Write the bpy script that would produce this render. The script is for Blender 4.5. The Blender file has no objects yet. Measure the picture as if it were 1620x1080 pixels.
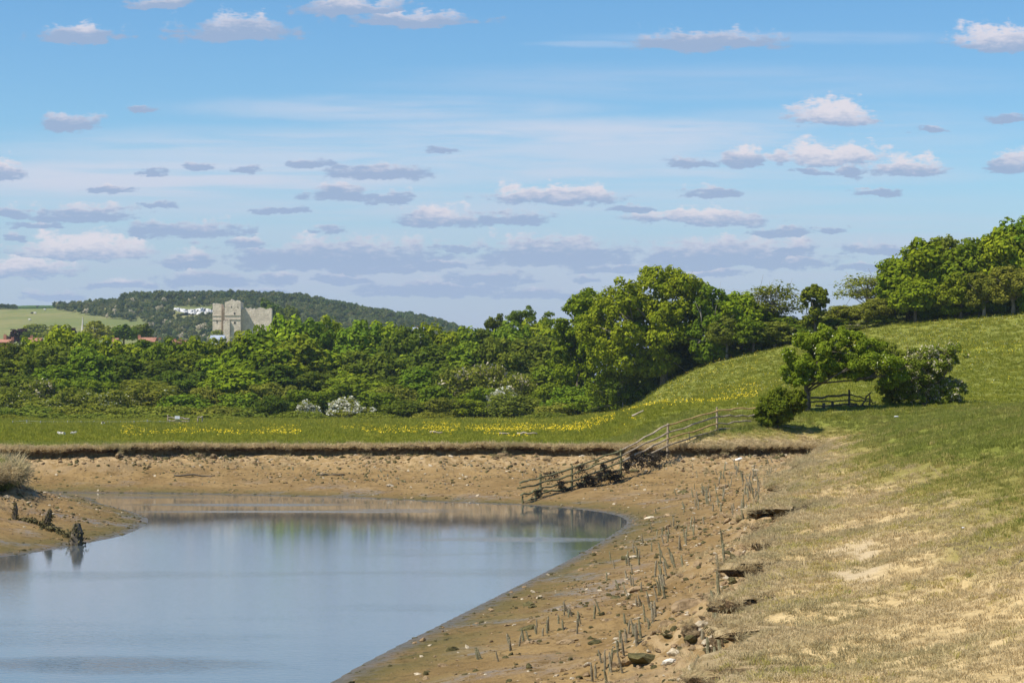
import bpy, math, random
import numpy as np
from mathutils import Vector, Matrix

R = math.radians
rng = np.random.default_rng(7)
random.seed(7)
scene = bpy.context.scene
COL = scene.collection

# ------------------------------------------------------------------ camera
FPX = 3150.0                       # focal length in pixels of the 1620 px wide photograph (70 mm lens)
PITCH = math.atan(100.0 / FPX)     # horizon lies 100 px below the picture's centre
CAMZ = 4.94
cam_data = bpy.data.cameras.new('camera')
cam_data.lens = 70.0
cam_data.sensor_width = 36.0
cam_data.clip_start = 0.2
cam_data.clip_end = 12000.0
cam = bpy.data.objects.new('camera', cam_data)
COL.objects.link(cam)
cam.location = (0, 0, CAMZ)
cam.rotation_euler = (R(90) + PITCH, 0, 0)
scene.camera = cam

# ------------------------------------------------------------------ colour management
vs = scene.view_settings
vs.view_transform = 'Standard'
vs.look = 'None'
vs.exposure = 0.42
vs.gamma = 1.0
vs.use_curve_mapping = False
cy = scene.cycles
cy.use_denoising = True
cy.max_bounces = 7
cy.diffuse_bounces = 3
cy.glossy_bounces = 3
cy.transmission_bounces = 4
cy.transparent_max_bounces = 8
cy.volume_bounces = 1
cy.sample_clamp_indirect = 6.0

def ray(x, y):
    """direction of a photograph pixel, scaled so that its world Y is 1"""
    a = (x - 810.0) / FPX
    b = (540.0 - y) / FPX
    c, s = math.cos(PITCH), math.sin(PITCH)
    dy = c - b * s
    return a / dy, (s + b * c) / dy

def P(x, y, D):
    u, v = ray(x, y)
    return np.array([u * D, D, CAMZ + v * D])

def G(x, y, z):
    u, v = ray(x, y)
    D = (z - CAMZ) / v
    return (u * D, D)

# ------------------------------------------------------------------ node helpers
def N(nt, kind, **kw):
    n = nt.nodes.new(kind)
    for k, v in kw.items():
        setattr(n, k, v)
    return n

def setin(n, vals):
    for k, v in vals.items():
        n.inputs[k].default_value = v
    return n

def L(nt, a, b):
    nt.links.new(a, b)

def M_(nt, op, a, b=None, c=None, clamp=False):
    n = N(nt, 'ShaderNodeMath', operation=op, use_clamp=clamp)
    for i, v in enumerate((a, b, c)):
        if v is None: continue
        if hasattr(v, 'is_output'): L(nt, v, n.inputs[i])
        else: n.inputs[i].default_value = v
    return n.outputs[0]

def MIX(nt, fac, a, b, blend='MIX'):
    n = N(nt, 'ShaderNodeMix', data_type='RGBA', blend_type=blend)
    for i, v in ((0, fac), (6, a), (7, b)):
        if hasattr(v, 'is_output'): L(nt, v, n.inputs[i])
        else: n.inputs[i].default_value = (*v, 1) if isinstance(v, tuple) and len(v) == 3 else v
    return n.outputs[2]

def SS(nt, val, a, b, lo=0.0, hi=1.0):
    n = N(nt, 'ShaderNodeMapRange', interpolation_type='SMOOTHSTEP')
    L(nt, val, n.inputs[0])
    for i, v in ((1, a), (2, b), (3, lo), (4, hi)):
        n.inputs[i].default_value = v
    return n.outputs[0]

def NOISE(nt, vec, scale, detail=3.0, rough=0.5, dist=0.0, color=False):
    n = N(nt, 'ShaderNodeTexNoise')
    setin(n, {'Scale': scale, 'Detail': detail, 'Roughness': rough, 'Distortion': dist})
    if vec is not None: L(nt, vec, n.inputs['Vector'])
    return n.outputs['Color' if color else 'Fac']

# ------------------------------------------------------------------ sun
SUN_EL, SUN_AZ = R(57), R(-120)       # azimuth measured from +Y (the view) towards +X: left and a little behind the camera
sun_dir = Vector((math.sin(SUN_AZ) * math.cos(SUN_EL), math.cos(SUN_AZ) * math.cos(SUN_EL), math.sin(SUN_EL)))
sd = bpy.data.lights.new('sun', 'SUN')
sd.energy = 4.9
sd.angle = R(0.55)
sd.color = (1.0, 0.945, 0.85)
sun = bpy.data.objects.new('sun', sd)
COL.objects.link(sun)
sun.location = (-60, -40, 90)
sun.rotation_euler = sun_dir.to_track_quat('Z', 'Y').to_euler()

# ------------------------------------------------------------------ world: physical sky with fair-weather cumulus and cirrus
world = bpy.data.worlds.new('World')
scene.world = world
world.use_nodes = True
wt = world.node_tree
wt.nodes.clear()

def build_world():
    nt = wt
    out = N(nt, 'ShaderNodeOutputWorld')
    sky = N(nt, 'ShaderNodeTexSky', sky_type='NISHITA')
    sky.sun_disc = False
    sky.sun_elevation = SUN_EL
    sky.sun_rotation = SUN_AZ
    sky.altitude = 0
    sky.air_density = 1.15
    sky.dust_density = 0.25
    sky.ozone_density = 1.6
    tc = N(nt, 'ShaderNodeTexCoord')
    sep = N(nt, 'ShaderNodeSeparateXYZ')
    L(nt, tc.outputs['Generated'], sep.inputs[0])
    ysafe = M_(nt, 'MAXIMUM', sep.outputs[1], 0.02)
    u = M_(nt, 'DIVIDE', sep.outputs[0], ysafe)
    v = M_(nt, 'DIVIDE', sep.outputs[2], ysafe)
    K = FPX / 100.0                                   # one unit = 100 photograph pixels
    comb = N(nt, 'ShaderNodeCombineXYZ')
    L(nt, M_(nt, 'MULTIPLY', u, K), comb.inputs[0])
    L(nt, M_(nt, 'MULTIPLY', v, K), comb.inputs[1])
    p0 = comb.outputs[0]
    # saturate the physical sky a little (polarised, clear maritime air)
    hsv = N(nt, 'ShaderNodeHueSaturation')
    setin(hsv, {'Hue': 0.497, 'Saturation': 1.32, 'Value': 1.0})
    L(nt, sky.outputs[0], hsv.inputs['Color'])
    skyc = MIX(nt, 1.0, hsv.outputs[0], SKY_TINT, 'MULTIPLY')
    # ---- cumulus in the part of the sky ahead
    strn = N(nt, 'ShaderNodeMapping')
    strn.inputs['Scale'].default_value = (0.8, 2.1, 1.0)
    L(nt, p0, strn.inputs['Vector'])
    nz = NOISE(nt, strn.outputs[0], 1.9, 6.0, 0.62, color=True)
    nzc = N(nt, 'ShaderNodeVectorMath', operation='SUBTRACT'); L(nt, nz, nzc.inputs[0]); nzc.inputs[1].default_value = (0.5, 0.5, 0.5)
    nzs = N(nt, 'ShaderNodeVectorMath', operation='MULTIPLY'); L(nt, nzc.outputs[0], nzs.inputs[0]); nzs.inputs[1].default_value = (0.95, 0.34, 0)
    pa = N(nt, 'ShaderNodeVectorMath', operation='ADD'); L(nt, p0, pa.inputs[0]); L(nt, nzs.outputs[0], pa.inputs[1])
    pw = pa.outputs[0]
    best = None; hh = None; br = None
    for (x, y, hw, hv, b) in CLOUDS:
        cu, cv = ray(x, y + hv * 0.6)
        S = Vector((100.0 / (hw * 1.12), 100.0 / (hv * 1.75), 0))
        q = N(nt, 'ShaderNodeVectorMath', operation='MULTIPLY_ADD')
        L(nt, pw, q.inputs[0]); q.inputs[1].default_value = S
        q.inputs[2].default_value = (-cu * K * S.x, -cv * K * S.y, 0)
        fl = N(nt, 'ShaderNodeVectorMath', operation='MULTIPLY'); L(nt, q.outputs[0], fl.inputs[0]); fl.inputs[1].default_value = (-1, -3.4, 0)
        mx = N(nt, 'ShaderNodeVectorMath', operation='MAXIMUM'); L(nt, q.outputs[0], mx.inputs[0]); L(nt, fl.outputs[0], mx.inputs[1])
        ln = N(nt, 'ShaderNodeVectorMath', operation='LENGTH'); L(nt, mx.outputs[0], ln.inputs[0])
        # q.y via dot product, folded with the cloud's own brightness
        dt = N(nt, 'ShaderNodeVectorMath', operation='MULTIPLY_ADD')
        L(nt, q.outputs[0], dt.inputs[0]); dt.inputs[1].default_value = (0, 1, 0); dt.inputs[2].default_value = (b, 0, 0)
        dd = ln.outputs['Value']
        if best is None:
            best, hh = dd, dt.outputs[0]
        else:
            lt = M_(nt, 'LESS_THAN', dd, best)
            mm = N(nt, 'ShaderNodeMix', data_type='VECTOR')
            L(nt, lt, mm.inputs[0]); L(nt, hh, mm.inputs[4]); L(nt, dt.outputs[0], mm.inputs[5])
            hh = mm.outputs[1]
            best = M_(nt, 'MINIMUM', dd, best)
    sp = N(nt, 'ShaderNodeSeparateXYZ'); L(nt, hh, sp.inputs[0])
    fine = NOISE(nt, strn.outputs[0], 6.0, 7.0, 0.62)
    mlow = N(nt, 'ShaderNodeMapping'); mlow.inputs['Scale'].default_value = (1.0, 0.7, 1.0); L(nt, p0, mlow.inputs['Vector'])
    nlow = NOISE(nt, mlow.outputs[0], 2.3, 3.0, 0.55)
    best = M_(nt, 'MULTIPLY', best, M_(nt, 'MULTIPLY_ADD', nlow, 1.5, 0.2))
    er = M_(nt, 'MULTIPLY_ADD', M_(nt, 'SUBTRACT', fine, 0.5), 1.35, best)
    dens = SS(nt, er, 1.07, 0.60)
    bq = M_(nt, 'FRACT', sp.outputs[0])
    lit = M_(nt, 'ADD', M_(nt, 'MULTIPLY', sp.outputs[1], 1.15), M_(nt, 'MULTIPLY_ADD', M_(nt, 'SUBTRACT', fine, 0.5), 1.5, -0.85))
    lit = M_(nt, 'ADD', lit, M_(nt, 'MULTIPLY', bq, 1.15))
    litf = SS(nt, lit, -0.25, 0.85)
    cc = MIX(nt, litf, CLOUD_DARK, CLOUD_LIGHT)
    # distance fade of cloud towards the horizon
    sepv = N(nt, 'ShaderNodeSeparateXYZ'); L(nt, p0, sepv.inputs[0])
    vv = sepv.outputs[1]
    cc = MIX(nt, SS(nt, vv, 3.2, 1.2, 0.0, 0.2), cc, HORIZON_HAZE)
    dens = M_(nt, 'MULTIPLY', dens, SS(nt, vv, 1.3, 3.0, 0.85, 0.92))
    # ---- cirrus sheets: long, thin, near-horizontal
    mp = N(nt, 'ShaderNodeMapping')
    mp.inputs['Scale'].default_value = (0.16, 2.3, 1)
    mp.inputs['Rotation'].default_value = (0, 0, R(-0.8))
    L(nt, p0, mp.inputs['Vector'])
    c1 = NOISE(nt, mp.outputs[0], 1.5, 6.0, 0.6, 0.25)
    cb = None
    pcx = N(nt, 'ShaderNodeVectorMath', operation='ADD'); L(nt, p0, pcx.inputs[0])
    nzl = N(nt, 'ShaderNodeVectorMath', operation='MULTIPLY'); L(nt, nzc.outputs[0], nzl.inputs[0]); nzl.inputs[1].default_value = (1.4, 0.09, 0); L(nt, nzl.outputs[0], pcx.inputs[1])
    for (x, y, hw, hv, b) in CIRRUS:
        cu, cv = ray(x, y)
        S = Vector((100.0 / hw, 100.0 / hv, 0))
        q = N(nt, 'ShaderNodeVectorMath', operation='MULTIPLY_ADD')
        L(nt, pcx.outputs[0], q.inputs[0]); q.inputs[1].default_value = S
        q.inputs[2].default_value = (-cu * K * S.x, -cv * K * S.y, 0)
        ln = N(nt, 'ShaderNodeVectorMath', operation='LENGTH'); L(nt, q.outputs[0], ln.inputs[0])
        f = SS(nt, ln.outputs['Value'], 1.0, 0.25, 0.0, b)
        cb = f if cb is None else M_(nt, 'MAXIMUM', cb, f)
    cf = M_(nt, 'MULTIPLY', cb, SS(nt, c1, 0.32, 0.60, 0.30, 1.0))
    base = MIX(nt, cf, skyc, CIRRUS_COL)
    base = MIX(nt, SS(nt, vv, 4.3, 0.9, 0.0, 0.88), base, HORIZON_HAZE)
    final = MIX(nt, dens, base, cc)
    bgA = N(nt, 'ShaderNodeBackground'); L(nt, final, bgA.inputs[0]); bgA.inputs[1].default_value = SKY_STR
    # ---- the rest of the sky: the same broken cumulus, drawn from noise
    zs = M_(nt, 'MAXIMUM', sep.outputs[2], 0.03)
    cg = N(nt, 'ShaderNodeCombineXYZ')
    L(nt, M_(nt, 'DIVIDE', sep.outputs[0], zs), cg.inputs[0]); L(nt, M_(nt, 'DIVIDE', sep.outputs[1], zs), cg.inputs[1])
    g1 = NOISE(nt, cg.outputs[0], 1.1, 5.0, 0.55)
    gd = M_(nt, 'MULTIPLY', SS(nt, g1, 0.56, 0.66), SS(nt, sep.outputs[2], 0.0, 0.12, 0.3, 0.85))
    gc = MIX(nt, SS(nt, g1, 0.72, 0.58), CLOUD_DARK, CLOUD_LIGHT)
    gb = MIX(nt, SS(nt, sep.outputs[2], 0.135, 0.028, 0.0, 0.88), skyc, HORIZON_HAZE)
    gfin = MIX(nt, gd, gb, gc)
    bgB = N(nt, 'ShaderNodeBackground'); L(nt, gfin, bgB.inputs[0]); bgB.inputs[1].default_value = SKY_STR
    front = M_(nt, 'MULTIPLY', M_(nt, 'GREATER_THAN', sep.outputs[1], 0.5),
               M_(nt, 'MULTIPLY', M_(nt, 'LESS_THAN', M_(nt, 'ABSOLUTE', u), 0.36), M_(nt, 'LESS_THAN', v, 0.235)))
    ms = N(nt, 'ShaderNodeMixShader')
    L(nt, front, ms.inputs[0]); L(nt, bgB.outputs[0], ms.inputs[1]); L(nt, bgA.outputs[0], ms.inputs[2])
    L(nt, ms.outputs[0], out.inputs[0])

SKY_STR = 0.089
SKY_TINT = (0.82, 0.975, 1.13)
CLOUD_DARK = (2.8, 3.65, 5.3)
CLOUD_LIGHT = (6.7, 6.25, 6.7)
CIRRUS_COL = (5.6, 5.9, 6.9)
HORIZON_HAZE = (3.5, 4.0, 5.5)
# x, y, half width, half height in photograph pixels (at infinity), brightness
CLOUDS = [
 (248, 5, 62, 10, .3), (375, 45, 78, 20, .35), (125, 57, 62, 12, .2), (550, 10, 85, 16, .45), (655, 31, 105, 12, .35),
 (103, 193, 55, 14, .35), (215, 172, 26, 6, .1), (1115, 62, 112, 17, .33), (1585, 60, 78, 22, .7), (1320, 179, 70, 21, .85),
 (1092, 255, 45, 8, .15), (1176, 248, 38, 14, .6), (1303, 243, 86, 18, .97), (1430, 265, 62, 15, .6), (1596, 256, 36, 18, .5),
 (1285, 270, 26, 7, .15), (1337, 267, 22, 8, .3), (880, 307, 98, 16, .72), (1125, 304, 44, 9, .2), (1392, 303, 40, 6, .1),
 (1100, 342, 105, 13, .7), (1240, 366, 48, 7, .1), (1310, 363, 26, 7, .1), (690, 340, 60, 15, .6), (800, 345, 70, 11, .15),
 (10, 272, 26, 15, .4), (490, 257, 32, 8, .08), (598, 271, 80, 14, .25), (315, 264, 26, 6, .05), (393, 265, 22, 6, .05),
 (245, 272, 18, 6, .05), (698, 238, 24, 6, .05), (545, 307, 60, 11, .2), (620, 315, 28, 9, .05), (130, 336, 80, 13, .35),
 (20, 336, 44, 11, .2), (290, 363, 92, 14, .25), (25, 374, 22, 10, .25), (135, 390, 105, 22, .85), (50, 422, 72, 16, .75),
 (520, 364, 27, 8, .25), (390, 386, 32, 8, .25), (300, 412, 52, 13, .35), (530, 402, 190, 25, .3), (330, 441, 86, 13, .25),
 (440, 440, 27, 9, .25), (540, 440, 44, 9, .08), (690, 457, 130, 14, .1), (880, 398, 135, 24, .3), (1165, 402, 155, 24, .3),
 (1392, 393, 60, 8, .1), (1262, 394, 44, 7, .1), (780, 440, 74, 10, .05), (80, 468, 42, 9, .1), (1255, 411, 64, 10, .35),
 (735, 394, 26, 8, .1), (1480, 205, 30, 4, .05), (1600, 188, 36, 6, .05), (245, 325, 30, 5, .05), (930, 441, 26, 5, .05), (620, 425, 90, 7, .2), (990, 425, 80, 6, .1), (1100, 432, 90, 7, .3), (200, 450, 70, 7, .3), (400, 462, 60, 6, .2), (860, 466, 80, 8, .1), (1040, 455, 60, 8, .5), (1360, 420, 60, 6, .1), (700, 420, 60, 7, .2), (60, 355, 50, 6, .1), (440, 335, 40, 5, .05), (1000, 330, 40, 5, .05), (170, 300, 40, 4, .05)]
CIRRUS = [(700, 240, 1100, 60, .62), (600, 320, 1200, 44, .55), (1100, 130, 700, 40, .22), 
 (250, 283, 760, 50, .9), (620, 172, 460, 30, .5), (950, 213, 640, 40, .75), (1300, 210, 420, 60, .35), (1050, 275, 700, 30, .65),
 (1250, 60, 420, 14, .30), (940, 70, 130, 8, .28), (1300, 350, 600, 22, .4), (1300, 395, 700, 44, .55), (500, 370, 900, 30, .25), (800, 430, 1200, 60, .55)]
build_world()

# ------------------------------------------------------------------ numeric noise
def _hash(ix, iy, seed):
    h = (ix.astype(np.int64) * 374761393 + iy.astype(np.int64) * 668265263 + seed * 1442695041) & 0xffffffff
    h = ((h ^ (h >> 13)) * 1274126177) & 0xffffffff
    return ((h ^ (h >> 16)) & 0xffff) / 65535.0

def vnoise(x, y, seed=0):
    x = np.asarray(x, float); y = np.asarray(y, float)
    ix = np.floor(x); iy = np.floor(y)
    fx = x - ix; fy = y - iy
    fx = fx * fx * fx * (fx * (fx * 6 - 15) + 10); fy = fy * fy * fy * (fy * (fy * 6 - 15) + 10)
    a = _hash(ix, iy, seed); b = _hash(ix + 1, iy, seed)
    c = _hash(ix, iy + 1, seed); d = _hash(ix + 1, iy + 1, seed)
    return (a + (b - a) * fx) * (1 - fy) + (c + (d - c) * fx) * fy

def fbm(x, y, oct=4, seed=0, gain=0.5):
    s = 0; a = 1; t = 0
    for i in range(oct):
        s = s + a * (vnoise(x * 2 ** i, y * 2 ** i, seed + i * 17) - 0.5)
        t += a; a *= gain
    return 2 * s / t                       # about -1..1

def sstep(a, b, x):
    t = np.clip((np.asarray(x, float) - a) / (b - a), 0, 1)
    return t * t * (3 - 2 * t)

# ------------------------------------------------------------------ plan of the river
def catmull(pts, step):
    pts = [np.array(p, float) for p in pts]
    out = []
    n = len(pts)
    for i in range(n - 1):
        p0 = pts[max(i - 1, 0)]; p1 = pts[i]; p2 = pts[i + 1]; p3 = pts[min(i + 2, n - 1)]
        k = max(1, int(np.linalg.norm(p2 - p1) / step))
        for j in range(k):
            t = j / k
            out.append(0.5 * ((2 * p1) + (-p0 + p2) * t + (2 * p0 - 5 * p1 + 4 * p2 - p3) * t * t + (-p0 + 3 * p1 - 3 * p2 + p3) * t ** 3))
    out.append(pts[-1])
    return np.array(out)

W0 = lambda x, y: G(x, y, 0.0)
water_right = [(-14, -30), (-9.5, -8), (-7.2, 8), (-4.9, 24), W0(520, 1080), W0(600, 1035), W0(700, 985), W0(800, 935), W0(870, 900), W0(930, 868),
               W0(972, 842), W0(990, 826), W0(975, 815), W0(930, 807), W0(870, 801), W0(826, 798.5), W0(700, 794), W0(560, 787), W0(400, 783),
               W0(250, 780), W0(130, 779), (-34, 115), (-48, 121), (-90, 138)]
water_left = [(-90, 126), (-48, 112), (-32, 109), W0(112, 783), W0(160, 796), W0(215, 811), W0(236, 824), W0(200, 845), W0(130, 860), W0(60, 873), W0(0, 881),
              (-16.0, 54), (-14.6, 42), (-15.2, 28), (-19, 8), (-24, -30)]
WPOLY = np.vstack([catmull(water_right, 1.6), catmull(water_left, 1.6)])
LZ = lambda x, y: G(x, y, 2.4)
lip_right = [(-9, -30), (-4.6, -8), (-1.8, 3), (0.7, 11), LZ(1118, 1110), LZ(1212, 1064), LZ(1136, 1058), LZ(1128, 1046), LZ(1160, 1030), LZ(1214, 1000), LZ(1160, 998), LZ(1148, 988), LZ(1146, 978), LZ(1180, 970), LZ(1226, 947), LZ(1160, 950), LZ(1146, 943), LZ(1172, 936), LZ(1234, 893), LZ(1162, 894), LZ(1158, 889), LZ(1190, 880), LZ(1262, 852), LZ(1204, 855), LZ(1210, 848), LZ(1228, 833), LZ(1302, 794), LZ(1204, 806), LZ(1206, 803), LZ(1246, 777), LZ(1272, 763), LZ(1225, 767), LZ(1232, 754), LZ(1262, 744), LZ(1304, 734), LZ(1270, 737), LZ(1288, 723), LZ(1326, 713), LZ(1298, 713.5),
             LZ(1330, 704.5), LZ(1285, 703.5), LZ(1200, 705.5), LZ(1080, 707.5), LZ(1000, 706.5), LZ(850, 706), LZ(700, 706), LZ(430, 704),
             LZ(250, 705.5), LZ(110, 707), (-38, 123), (-52, 129), (-92, 146)]
lip_left = [(-92, 118), (-50, 105), (-33, 100.5), (-25.5, 95), (-21.6, 86), (-22.0, 76), (-22.6, 60), (-21, 45), (-22, 26), (-26, 6), (-31, -30)]
def ragged(pl, seed):
    d = np.gradient(pl, axis=0); d /= np.linalg.norm(d, axis=1)[:, None] + 1e-9
    nrm = np.stack([-d[:, 1], d[:, 0]], 1)
    s = np.concatenate([[0], np.cumsum(np.linalg.norm(np.diff(pl, axis=0), axis=1))])
    depth = pl[:, 1]
    amp = np.interp(depth, [10, 20, 60, 110], [0.10, 0.12, 0.3, 0.55])
    n = fbm(s * 0.55, s * 0 + 3.3, 4, seed, 0.6) + 0.5 * fbm(s * 0.16, s * 0 + 9.1, 2, seed + 5)
    return pl + nrm * (n * amp)[:, None]
LIPR = ragged(catmull(lip_right, 0.22), 11)
LIPL = ragged(catmull(lip_left, 0.4), 23)
LPOLY_FINE = np.vstack([LIPR, LIPL])
LPOLY = np.vstack([LIPR[::7], LIPL[::5]])

def sdist(X, Y, poly, chunk=4000):
    """signed distance to a closed polygon, negative inside"""
    a = poly; b = np.roll(poly, -1, axis=0); e = b - a
    L2 = (e ** 2).sum(1) + 1e-12
    X = X.astype(np.float32); Y = Y.astype(np.float32); e = e.astype(np.float32); a = a.astype(np.float32); b = b.astype(np.float32); L2 = L2.astype(np.float32)
    out = np.empty(len(X))
    ex, ey, ax, ay, by = e[:, 0], e[:, 1], a[:, 0], a[:, 1], b[:, 1]
    for i in range(0, len(X), chunk):
        x = X[i:i + chunk, None]; y = Y[i:i + chunk, None]
        wx = x - ax; wy = y - ay
        t = np.clip((wx * ex + wy * ey) / L2, 0, 1)
        d2 = (wx - t * ex) ** 2 + (wy - t * ey) ** 2
        cr = ((ay > y) != (by > y)) & (wx < ex * wy / np.where(ey == 0, 1e-12, ey))
        ins = cr.sum(1) % 2 == 1
        dd = np.sqrt(d2.min(1))
        out[i:i + chunk] = np.where(ins, -dd, dd)
    return out

HILL_X = [-60, 10, 16, 19, 23, 30, 40, 54, 69, 100, 200, 500]
HILL_Z = [0, 0, 0.5, 1.9, 4.6, 7.8, 10.5, 14.0, 16.3, 20, 27, 34]

def land_z(X, Y, d):
    """ground above the bank's lip, d metres back from it"""
    dpos = np.clip(d, 0, 400)
    side = sstep(5, 13, X + np.clip(95 - Y, 0, None) * 0.3) * (1 - sstep(300, 420, Y) * 0)
    amp = np.interp(Y, [0, 90, 118, 160], [3.7, 3.5, 2.7, 2.5])
    side = side * (1 - sstep(150, 260, Y) * 0.75)
    z = 2.4 - 0.3 * sstep(-12, -18, X) * (Y < 101) + side * amp * (1 - np.exp(-(dpos / np.interp(Y, [80, 118], [9.0, 6.2])) ** np.interp(Y, [75, 112], [1.45, 1.0])))
    hs = np.interp(Y, [128, 150, 290, 322, 480], [0, 0.06, 1, 1.26, 1.15])
    z = z + np.interp(X, HILL_X, HILL_Z) * hs
    z = z + np.interp(Y, [60, 100], [0.09, 0.20]) * fbm(X * 0.33, Y * 0.33, 4, 6, 0.65) * (1 - sstep(0.5, 3.5, dpos)) * (Y < 200)
    z = z + 0.10 * fbm(X * 0.12, Y * 0.12, 3, 5) * sstep(0, 4, dpos) + 0.05 * fbm(X * 0.7, Y * 0.7, 3, 9)
    z = z + 0.035 * fbm(X * 2.6, Y * 2.6, 2, 12) * (Y < 70)
    return z

def terrain(X, Y, full=False):
    X = np.atleast_1d(np.asarray(X, float)).ravel(); Y = np.atleast_1d(np.asarray(Y, float)).ravel()
    dL = np.full(X.shape, 300.0); dW = np.full(X.shape, 300.0)
    near = (Y < 175) & (X > -130) & (X < 75)
    if near.any():
        dL[near] = sdist(X[near], Y[near], LPOLY)
        dW[near] = sdist(X[near], Y[near], WPOLY)
    m = np.abs(dL) < 2.6
    if m.any():
        dL[m] = sdist(X[m], Y[m], LPOLY_FINE)
    lz = land_z(X, Y, dL)
    # mud between waterline and lip
    w = np.clip(dW, 0, None); l = np.clip(-dL, 0, None)
    t = w / (w + l + 1e-6)
    top = land_z(X, Y, np.zeros_like(X)) - np.interp(Y, [40, 100], [1.0, 0.62])
    p = 0.80 * t ** 1.15 + 0.20 * sstep(0.62, 1.0, t)
    rough = sstep(0.35, 0.9, t) * (1 - 0.6 * sstep(0.93, 0.98, t))
    mud = top * p + (0.05 + 0.17 * rough) * fbm(X * 0.9, Y * 0.9, 4, 31) * sstep(0.0, 0.15, t) \
        + (0.012 + 0.085 * rough) * fbm(X * 4.5, Y * 4.5, 3, 41, 0.6) * sstep(0.0, 0.1, t)
    mud = np.where(dW < 0, np.maximum(dW * 0.22, -1.6) - 0.01, mud)
    r0 = np.interp(Y, [60, 100], [0.20, 0.52])
    s = np.clip((dL - r0) / 0.17, 0, 1)
    z = mud * (1 - s) + lz * s
    z = np.where(dL < 0, mud, z)
    if full:
        return z, dL, dW, t
    return z

def zat(x, y):
    return float(look(x, y)[0])

_DD = np.concatenate([np.arange(9, 140, 0.1), np.arange(140, 460, 0.6)])
def hit(px, py):
    """where the ray of a photograph pixel meets the ground"""
    u, v = ray(px, py)
    z = look(u * _DD, _DD); r = CAMZ + v * _DD
    k = int(np.argmax(r <= z))
    if r[k] > z[k]: k = len(_DD) - 1
    d = _DD[k]
    return np.array([u * d, d, z[k]])

def hits(pts):
    return [hit(x, y) for x, y in pts]

# ------------------------------------------------------------------ mesh helpers
def new_mesh(name, verts, faces, smooth=False):
    me = bpy.data.meshes.new(name)
    verts = np.asarray(verts, np.float32).reshape(-1, 3)
    if isinstance(faces, np.ndarray):
        nf, k = faces.shape
        me.vertices.add(len(verts)); me.vertices.foreach_set('co', verts.ravel())
        me.loops.add(nf * k); me.loops.foreach_set('vertex_index', faces.astype(np.int32).ravel())
        me.polygons.add(nf)
        me.polygons.foreach_set('loop_start', np.arange(0, nf * k, k, dtype=np.int32))
        me.update(calc_edges=True)
    else:
        me.from_pydata(verts.tolist(), [], faces)
    if smooth:
        me.polygons.foreach_set('use_smooth', np.ones(len(me.polygons), bool))
    me.update()
    return me

def add_obj(name, me, mat=None, parent=None, loc=None, **props):
    o = bpy.data.objects.new(name, me)
    COL.objects.link(o)
    if mat is not None and me is not None and len(me.materials) == 0:
        me.materials.append(mat)
    if parent is not None: o.parent = parent
    if loc is not None: o.location = loc
    for k, v in props.items(): o[k] = v
    return o

def empty(name, loc=(0, 0, 0), rz=0.0, **props):
    o = bpy.data.objects.new(name, None)
    COL.objects.link(o)
    o.empty_display_size = 0.3
    o.location = loc; o.rotation_euler = (0, 0, rz)
    for k, v in props.items(): o[k] = v
    return o

def tube(points, radii, sides=7, cap=True):
    pts = [Vector(p) for p in points]
    V = []; F = []
    up = Vector((0.13, 0.21, 0.97))
    for i, p in enumerate(pts):
        d = (pts[min(i + 1, len(pts) - 1)] - pts[max(i - 1, 0)]).normalized()
        a = d.cross(up)
        if a.length < 1e-3: a = d.cross(Vector((1, 0, 0)))
        a.normalize(); b = d.cross(a)
        for k in range(sides):
            an = 2 * math.pi * k / sides
            V.append(p + (a * math.cos(an) + b * math.sin(an)) * radii[i])
    for i in range(len(pts) - 1):
        for k in range(sides):
            k2 = (k + 1) % sides
            F.append((i * sides + k, i * sides + k2, (i + 1) * sides + k2, (i + 1) * sides + k))
    if cap:
        F.append(tuple(range(sides - 1, -1, -1)))
        n = (len(pts) - 1) * sides
        F.append(tuple(n + k for k in range(sides)))
    return [tuple(v) for v in V], F

def join(parts):
    V = []; F = []
    for v, f in parts:
        o = len(V); V += list(v); F += [tuple(i + o for i in q) for q in f]
    return V, F

def box(x0, x1, y0, y1, z0, z1):
    V = [(x0, y0, z0), (x1, y0, z0), (x1, y1, z0), (x0, y1, z0), (x0, y0, z1), (x1, y0, z1), (x1, y1, z1), (x0, y1, z1)]
    F = [(0, 3, 2, 1), (4, 5, 6, 7), (0, 1, 5, 4), (1, 2, 6, 5), (2, 3, 7, 6), (3, 0, 4, 7)]
    return V, F

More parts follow.
